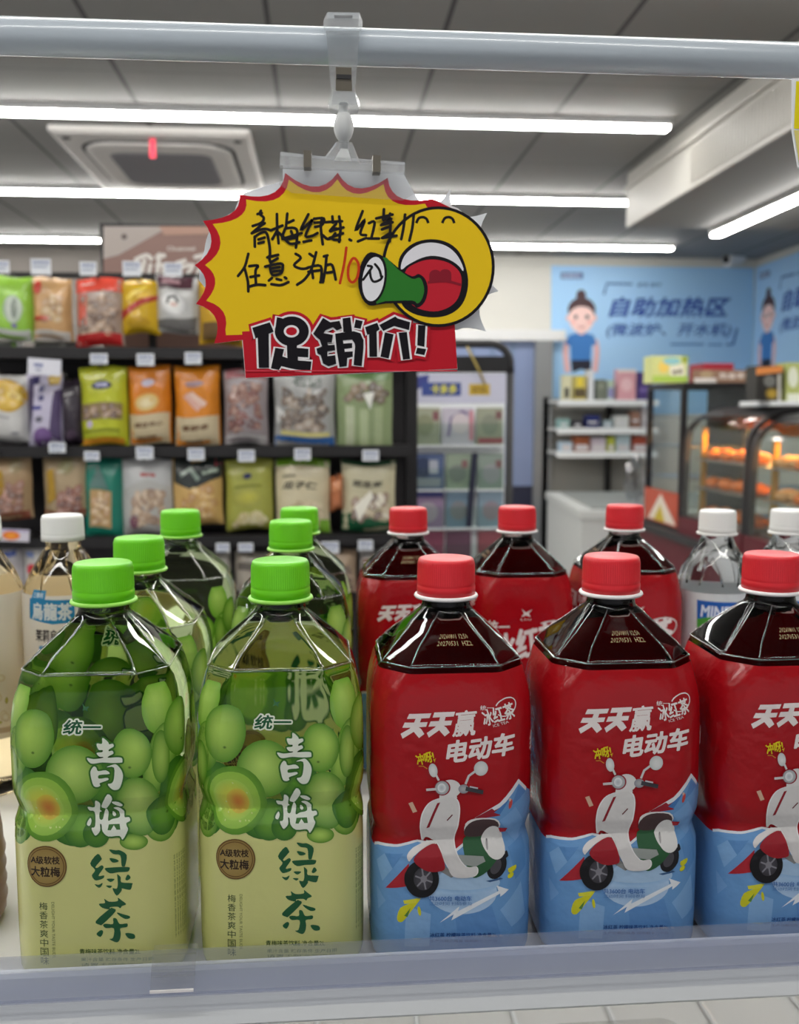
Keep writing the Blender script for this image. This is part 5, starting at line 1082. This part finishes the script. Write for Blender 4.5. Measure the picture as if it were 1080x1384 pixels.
# the sign: starburst card
def arcpts(pts, pull=.55, c=(470, 860), n=7):
    out = []
    for i in range(len(pts) - 1):
        a, b = Vector(pts[i]), Vector(pts[i + 1]); m_ = (a + b) / 2; k = m_ + (Vector(c) - m_).normalized() * ((b - a).length * pull)
        for j in range(n): tt = j / n; out.append(tuple(a * (1 - tt) ** 2 + k * (2 * tt * (1 - tt)) + b * tt ** 2))
    out.append(tuple(pts[-1])); return out
tips = [(72, 1140), (12, 1008), (8, 880), (35, 733), (155, 645), (308, 574), (482, 573), (648, 590), (796, 660)]
star = arcpts(tips)
outer = star + [(880, 690), (960, 760), (1000, 860), (985, 960), (940, 1030), (868, 1078), (880, 1225), (176, 1256), (165, 1128)]
s_ = thing('promotion_sign', 'yellow starburst promotion sign with a shouting smiley, hanging from the clip', 'sign', P3(500, 900, YG))
bm = bmesh.new(); prism(bm, [P3(x, y, YG) for x, y in outer], (0, .0012, 0)); obj('card', bm, 'whitering', s_)
A = plane_art(YG, lift=2.0e-4, step=3e-5); A.q = cq
RD, YE, BK = 'c01c2c', 'ecc51c', '17141a'
A.poly(star + [(880, 700), (700, 1060), (165, 1128)], RD)
inn = [(470 + (x - 470) * .925, 872 + (y - 872) * .925) for x, y in star]; inn[0] = (112, 1112)
A.poly(inn + [(800, 720), (700, 1060), (180, 1110)], YE)
A.poly([(165, 1100), (870, 1070), (879, 1223), (177, 1254)], RD)
# big outlined block lettering
qa = lambda x, y: (330 + x / 6.75, 415 + y / 6.75)
qb = lambda x, y: (460 + x / 6.75, 415 + y / 6.75)
big = [(qa, p) for p in ([(75, 190), (235, 140), (270, 225), (225, 245), (228, 555), (135, 555), (125, 280), (105, 285)],
    [(435 + 155 * cos(k * pi / 16), 222 + 136 * sin(k * pi / 16)) for k in range(32)], [(300, 92), (352, 104), (330, 180), (285, 200)],
    [(390, 340), (485, 340), (480, 372), (587, 382), (585, 460), (492, 455), (490, 487), (614, 497), (605, 580), (470, 570), (380, 550), (395, 470)],
    [(285, 372), (365, 385), (350, 450), (400, 468), (480, 500), (480, 570), (340, 540), (318, 575), (245, 560)],
    [(720, 100), (785, 140), (870, 128), (892, 195), (845, 215), (810, 185), (740, 215), (725, 240), (810, 255), (800, 325), (760, 325), (765, 350), (825, 345), (830, 395), (760, 405), (760, 450), (830, 440), (840, 520), (770, 540), (720, 515), (700, 440), (670, 425), (660, 380), (710, 360), (690, 300), (665, 280), (630, 245)],
    [(898, 105), (968, 95), (985, 230), (905, 232)], [(830, 245), (905, 232), (900, 300), (920, 420), (940, 470), (935, 540), (870, 548), (845, 400)], [(830, 245), (1000, 222), (1060, 240), (1086, 300), (1005, 330), (985, 298), (900, 305)],
    [(1000, 290), (1088, 300), (1088, 370), (1072, 540), (998, 530), (1012, 360)], [(900, 335), (985, 330), (985, 375), (905, 385)], [(905, 410), (990, 405), (990, 455), (925, 470)], [(1017, 115), (1082, 130), (1062, 200), (1002, 190)])]
big += [(qb, p) for p in ([(225, 185), (335, 145), (358, 205), (330, 225), (335, 455), (265, 455), (262, 250), (245, 255)], [(355, 165), (500, 88), (520, 105), (635, 140), (625, 212), (490, 175), (390, 220)], [(405, 232), (485, 250), (440, 472), (365, 455)], [(530, 235), (605, 228), (635, 475), (570, 482)], [(708, 165), (775, 170), (765, 365), (700, 350)], [(700, 372), (782, 385), (765, 440), (685, 425)])]
for gr, c in ((48, RD), (19, 'f2eef0'), (0, BK)):
    for q_, p_ in big:
        A.q = q_; A.poly(p_, c)
        if gr: A.line(p_, 2 * gr, c, closed=True)
A.q = qa; A.ell(432, 222, 70, 56, 'f2eef0'); A.ell(432, 222, 50, 37, RD); A.q = cq
A.rect(178, 1228, 878, 1232, 'd84050')
# smiley
A.ell(815, 886, 187, 200, BK, n=56); A.ell(815, 886, 177, 190, YE, n=56)
for x in (762, 848): A.line([(x - 20, 742), (x - 12, 726), (x + 2, 722), (x + 14, 728), (x + 20, 742)], 9, BK, sm=3)
A.poly([(682, 900), (690, 850), (730, 810), (790, 795), (850, 808), (892, 850), (914, 930), (900, 1000), (860, 1040), (800, 1054), (730, 1040), (690, 1000)], BK, sm=4)
A.poly([(692, 895), (702, 852), (740, 818), (790, 806), (842, 818), (880, 852), (898, 900), (850, 870), (790, 858), (730, 872)], 'e8e6ec', sm=4)
A.poly([(694, 905), (732, 870), (790, 850), (850, 862), (892, 895), (900, 940), (890, 995), (855, 1030), (800, 1044), (735, 1030), (698, 990)], BK, sm=4)
A.poly([(705, 905), (738, 876), (790, 862), (846, 872), (884, 902), (892, 942), (880, 990), (850, 1020), (800, 1034), (740, 1020), (706, 980)], 'c42434', sm=4)
A.ell(805, 914, 20, 18, '8a1c2c'); A.ell(838, 912, 20, 18, '8a1c2c'); A.rect(785, 914, 858, 936, '8a1c2c'); A.line([(780, 938), (840, 934), (890, 946)], 8, '8a1c2c', sm=3)
# megaphone
A.poly([(590, 838), (640, 856), (690, 896), (728, 918), (750, 910), (772, 928), (780, 962), (770, 1002), (745, 1022), (722, 1008), (640, 1008), (585, 1014), (556, 975), (550, 920), (562, 870)], BK, sm=3)
A.poly([(628, 856), (680, 894), (728, 926), (752, 922), (764, 940), (768, 968), (758, 998), (744, 1008), (728, 998), (640, 1000), (606, 998)], '2f7a2c', sm=3)
A.ell(600, 926, 44, 84, BK, rot=8); A.ell(600, 927, 36, 74, 'ecebf0', rot=8)
# marker handwriting
HW = '1d1a1c'
def marker(ox, oy, sc, wd, strokes, col=HW, closed=False):
    A.q = lambda x, y: (ox + x / sc, oy + y / sc)
    for p_ in strokes:
        A.line(p_, wd, col, sm=4, closed=closed)
        if not closed:
            for e_ in (p_[0], p_[-1]): A.ell(e_[0], e_[1], wd / 2, wd / 2, col, n=10)
marker(330, 270, 7.714, 30, [[(175, 115), (165, 150), (205, 190), (180, 240), (90, 275)], [(140, 150), (185, 140)], [(215, 245), (150, 290), (80, 350)], [(80, 350), (200, 305), (280, 320)], [(110, 385), (112, 490)], [(110, 390), (180, 345), (235, 350), (265, 480), (270, 575)], [(150, 415), (215, 395)], [(150, 455), (205, 440)],
    [(342, 150), (345, 300), (360, 455)], [(280, 320), (400, 270)], [(340, 330), (295, 410)], [(355, 340), (410, 390)], [(450, 145), (435, 300)], [(450, 245), (515, 215)], [(430, 300), (520, 295), (555, 340), (540, 500)], [(430, 300), (400, 410), (540, 395)], [(410, 390), (480, 460), (575, 445)], [(400, 410), (600, 350)], [(490, 330), (510, 380)],
    [(670, 155), (590, 320), (690, 230), (710, 220), (640, 380), (720, 375)], [(620, 440), (700, 425)], [(730, 200), (830, 195), (815, 260), (740, 285)], [(735, 240), (810, 235)], [(810, 200), (800, 300), (820, 465)], [(720, 375), (765, 350)], [(820, 370), (870, 410), (920, 395)],
    [(850, 235), (1020, 225)], [(920, 175), (925, 240)], [(990, 175), (1005, 300), (990, 440)], [(960, 250), (895, 325)], [(900, 325), (1035, 290)], [(890, 400), (1030, 350)], [(900, 330), (960, 300)], [(950, 350), (920, 410), (1000, 420)]])
marker(450, 270, 7.714, 30, [[(172, 415), (190, 425)], [(310, 120), (235, 325), (335, 205), (285, 350), (345, 370)], [(260, 435), (345, 400)], [(375, 245), (435, 235), (400, 400)], [(365, 405), (480, 405)],
    [(450, 200), (620, 160)], [(530, 105), (525, 220)], [(595, 150), (570, 210)], [(520, 210), (610, 200), (500, 270)], [(500, 270), (620, 240)], [(510, 315), (600, 280)], [(600, 220), (590, 440)], [(510, 405), (660, 380)], [(600, 350), (510, 405)], [(750, 160), (735, 290), (710, 415)], [(840, 170), (825, 300), (795, 430)]])
marker(310, 330, 7.2, 28, [[(185, 95), (150, 220), (85, 310)], [(150, 240), (180, 360), (185, 460)], [(195, 215), (280, 210), (255, 260), (260, 390)], [(205, 320), (290, 305)], [(190, 415), (270, 395), (350, 400)],
    [(370, 130), (475, 105)], [(385, 120), (395, 165)], [(470, 140), (400, 180)], [(350, 220), (500, 190), (520, 230), (500, 285), (420, 300), (395, 220)], [(400, 240), (490, 225)], [(410, 270), (490, 260)], [(385, 355), (415, 330)], [(460, 340), (505, 350)], [(540, 325), (555, 335)], [(410, 390), (500, 400), (575, 370)],
    [(645, 95), (695, 135), (630, 205), (700, 240), (760, 235)], [(780, 95), (815, 120)], [(845, 80), (800, 240), (735, 340), (660, 395)], [(760, 230), (890, 215), (890, 370)], [(800, 240), (815, 330)], [(770, 270), (880, 255)], [(920, 120), (955, 110)], [(945, 120), (935, 240), (910, 370)], [(940, 210), (1000, 205), (1035, 345)], [(950, 280), (1010, 270)], [(885, 370), (915, 360)]])
marker(440, 330, 7.2, 26, [[(203, 35), (180, 200), (140, 380)]], 'c83c18'); marker(440, 330, 7.2, 26, [[(270, 140), (320, 200), (310, 320), (265, 375), (225, 340), (222, 230)]], 'c83c18', True)
marker(440, 330, 7.2, 24, [[(365, 350), (430, 260), (450, 225), (410, 215)], [(430, 260), (440, 330), (470, 370), (530, 350), (550, 320)], [(480, 200), (520, 250), (540, 320)]])
A.q = cq
A.build('printed_face', 'paper', s_, smooth=False)
# pale back of a second starburst card hanging behind it
t2 = arcpts([(790, 700), (856, 628), (880, 715), (978, 706), (960, 800), (1005, 850), (985, 900), (1016, 966), (960, 1000), (975, 1100), (880, 1095)], .32, (700, 900), 4)
t3 = arcpts([(110, 1010), (22, 930), (40, 830), (60, 760), (140, 700), (170, 640)], -.1, (470, 860), 4)
bm = bmesh.new(); prism(bm, [P3(x, y, .5755) for x, y in [(300, 1000)] + t3 + [(300, 600), (300, 560), (700, 575), (735, 640), (770, 690)] + t2 + [(700, 1080)]], (0, .001, 0))
o = obj('spare_sign', bm, 'tag'); tag(o, 'pale grey back of a second starburst card peeking out behind the yellow sign', 'sign')
# edge of another hanging sign at the right
bm = bmesh.new(); q_ = [atY(x, y, .56) for x, y in ((1071, 106), (1180, 100), (1180, 240), (1090, 236), (1079, 226), (1071, 176))]; prism(bm, q_, (0, .0012, 0)); o2 = obj('hanging_sign', bm, 'tag')
A = plane_art(.56, lift=2e-4, step=5e-5); A.poly([(1076, 110), (1176, 104), (1176, 180), (1073, 174)], 'e0d018'); A.poly([(1073, 176), (1176, 182), (1176, 238), (1092, 232), (1080, 222)], 'd8cc78'); A.build('printed_face', 'paper', o2, smooth=False)
tag(o2, 'edge of another yellow sign hanging at the top right of the rail', 'sign')
bm = Bx(q_[0].x + .01, q_[0].x + .03, .5615, .572, q_[0].z - .004, 1.70); obj('hanging_strap', bm, 'clip', o2)
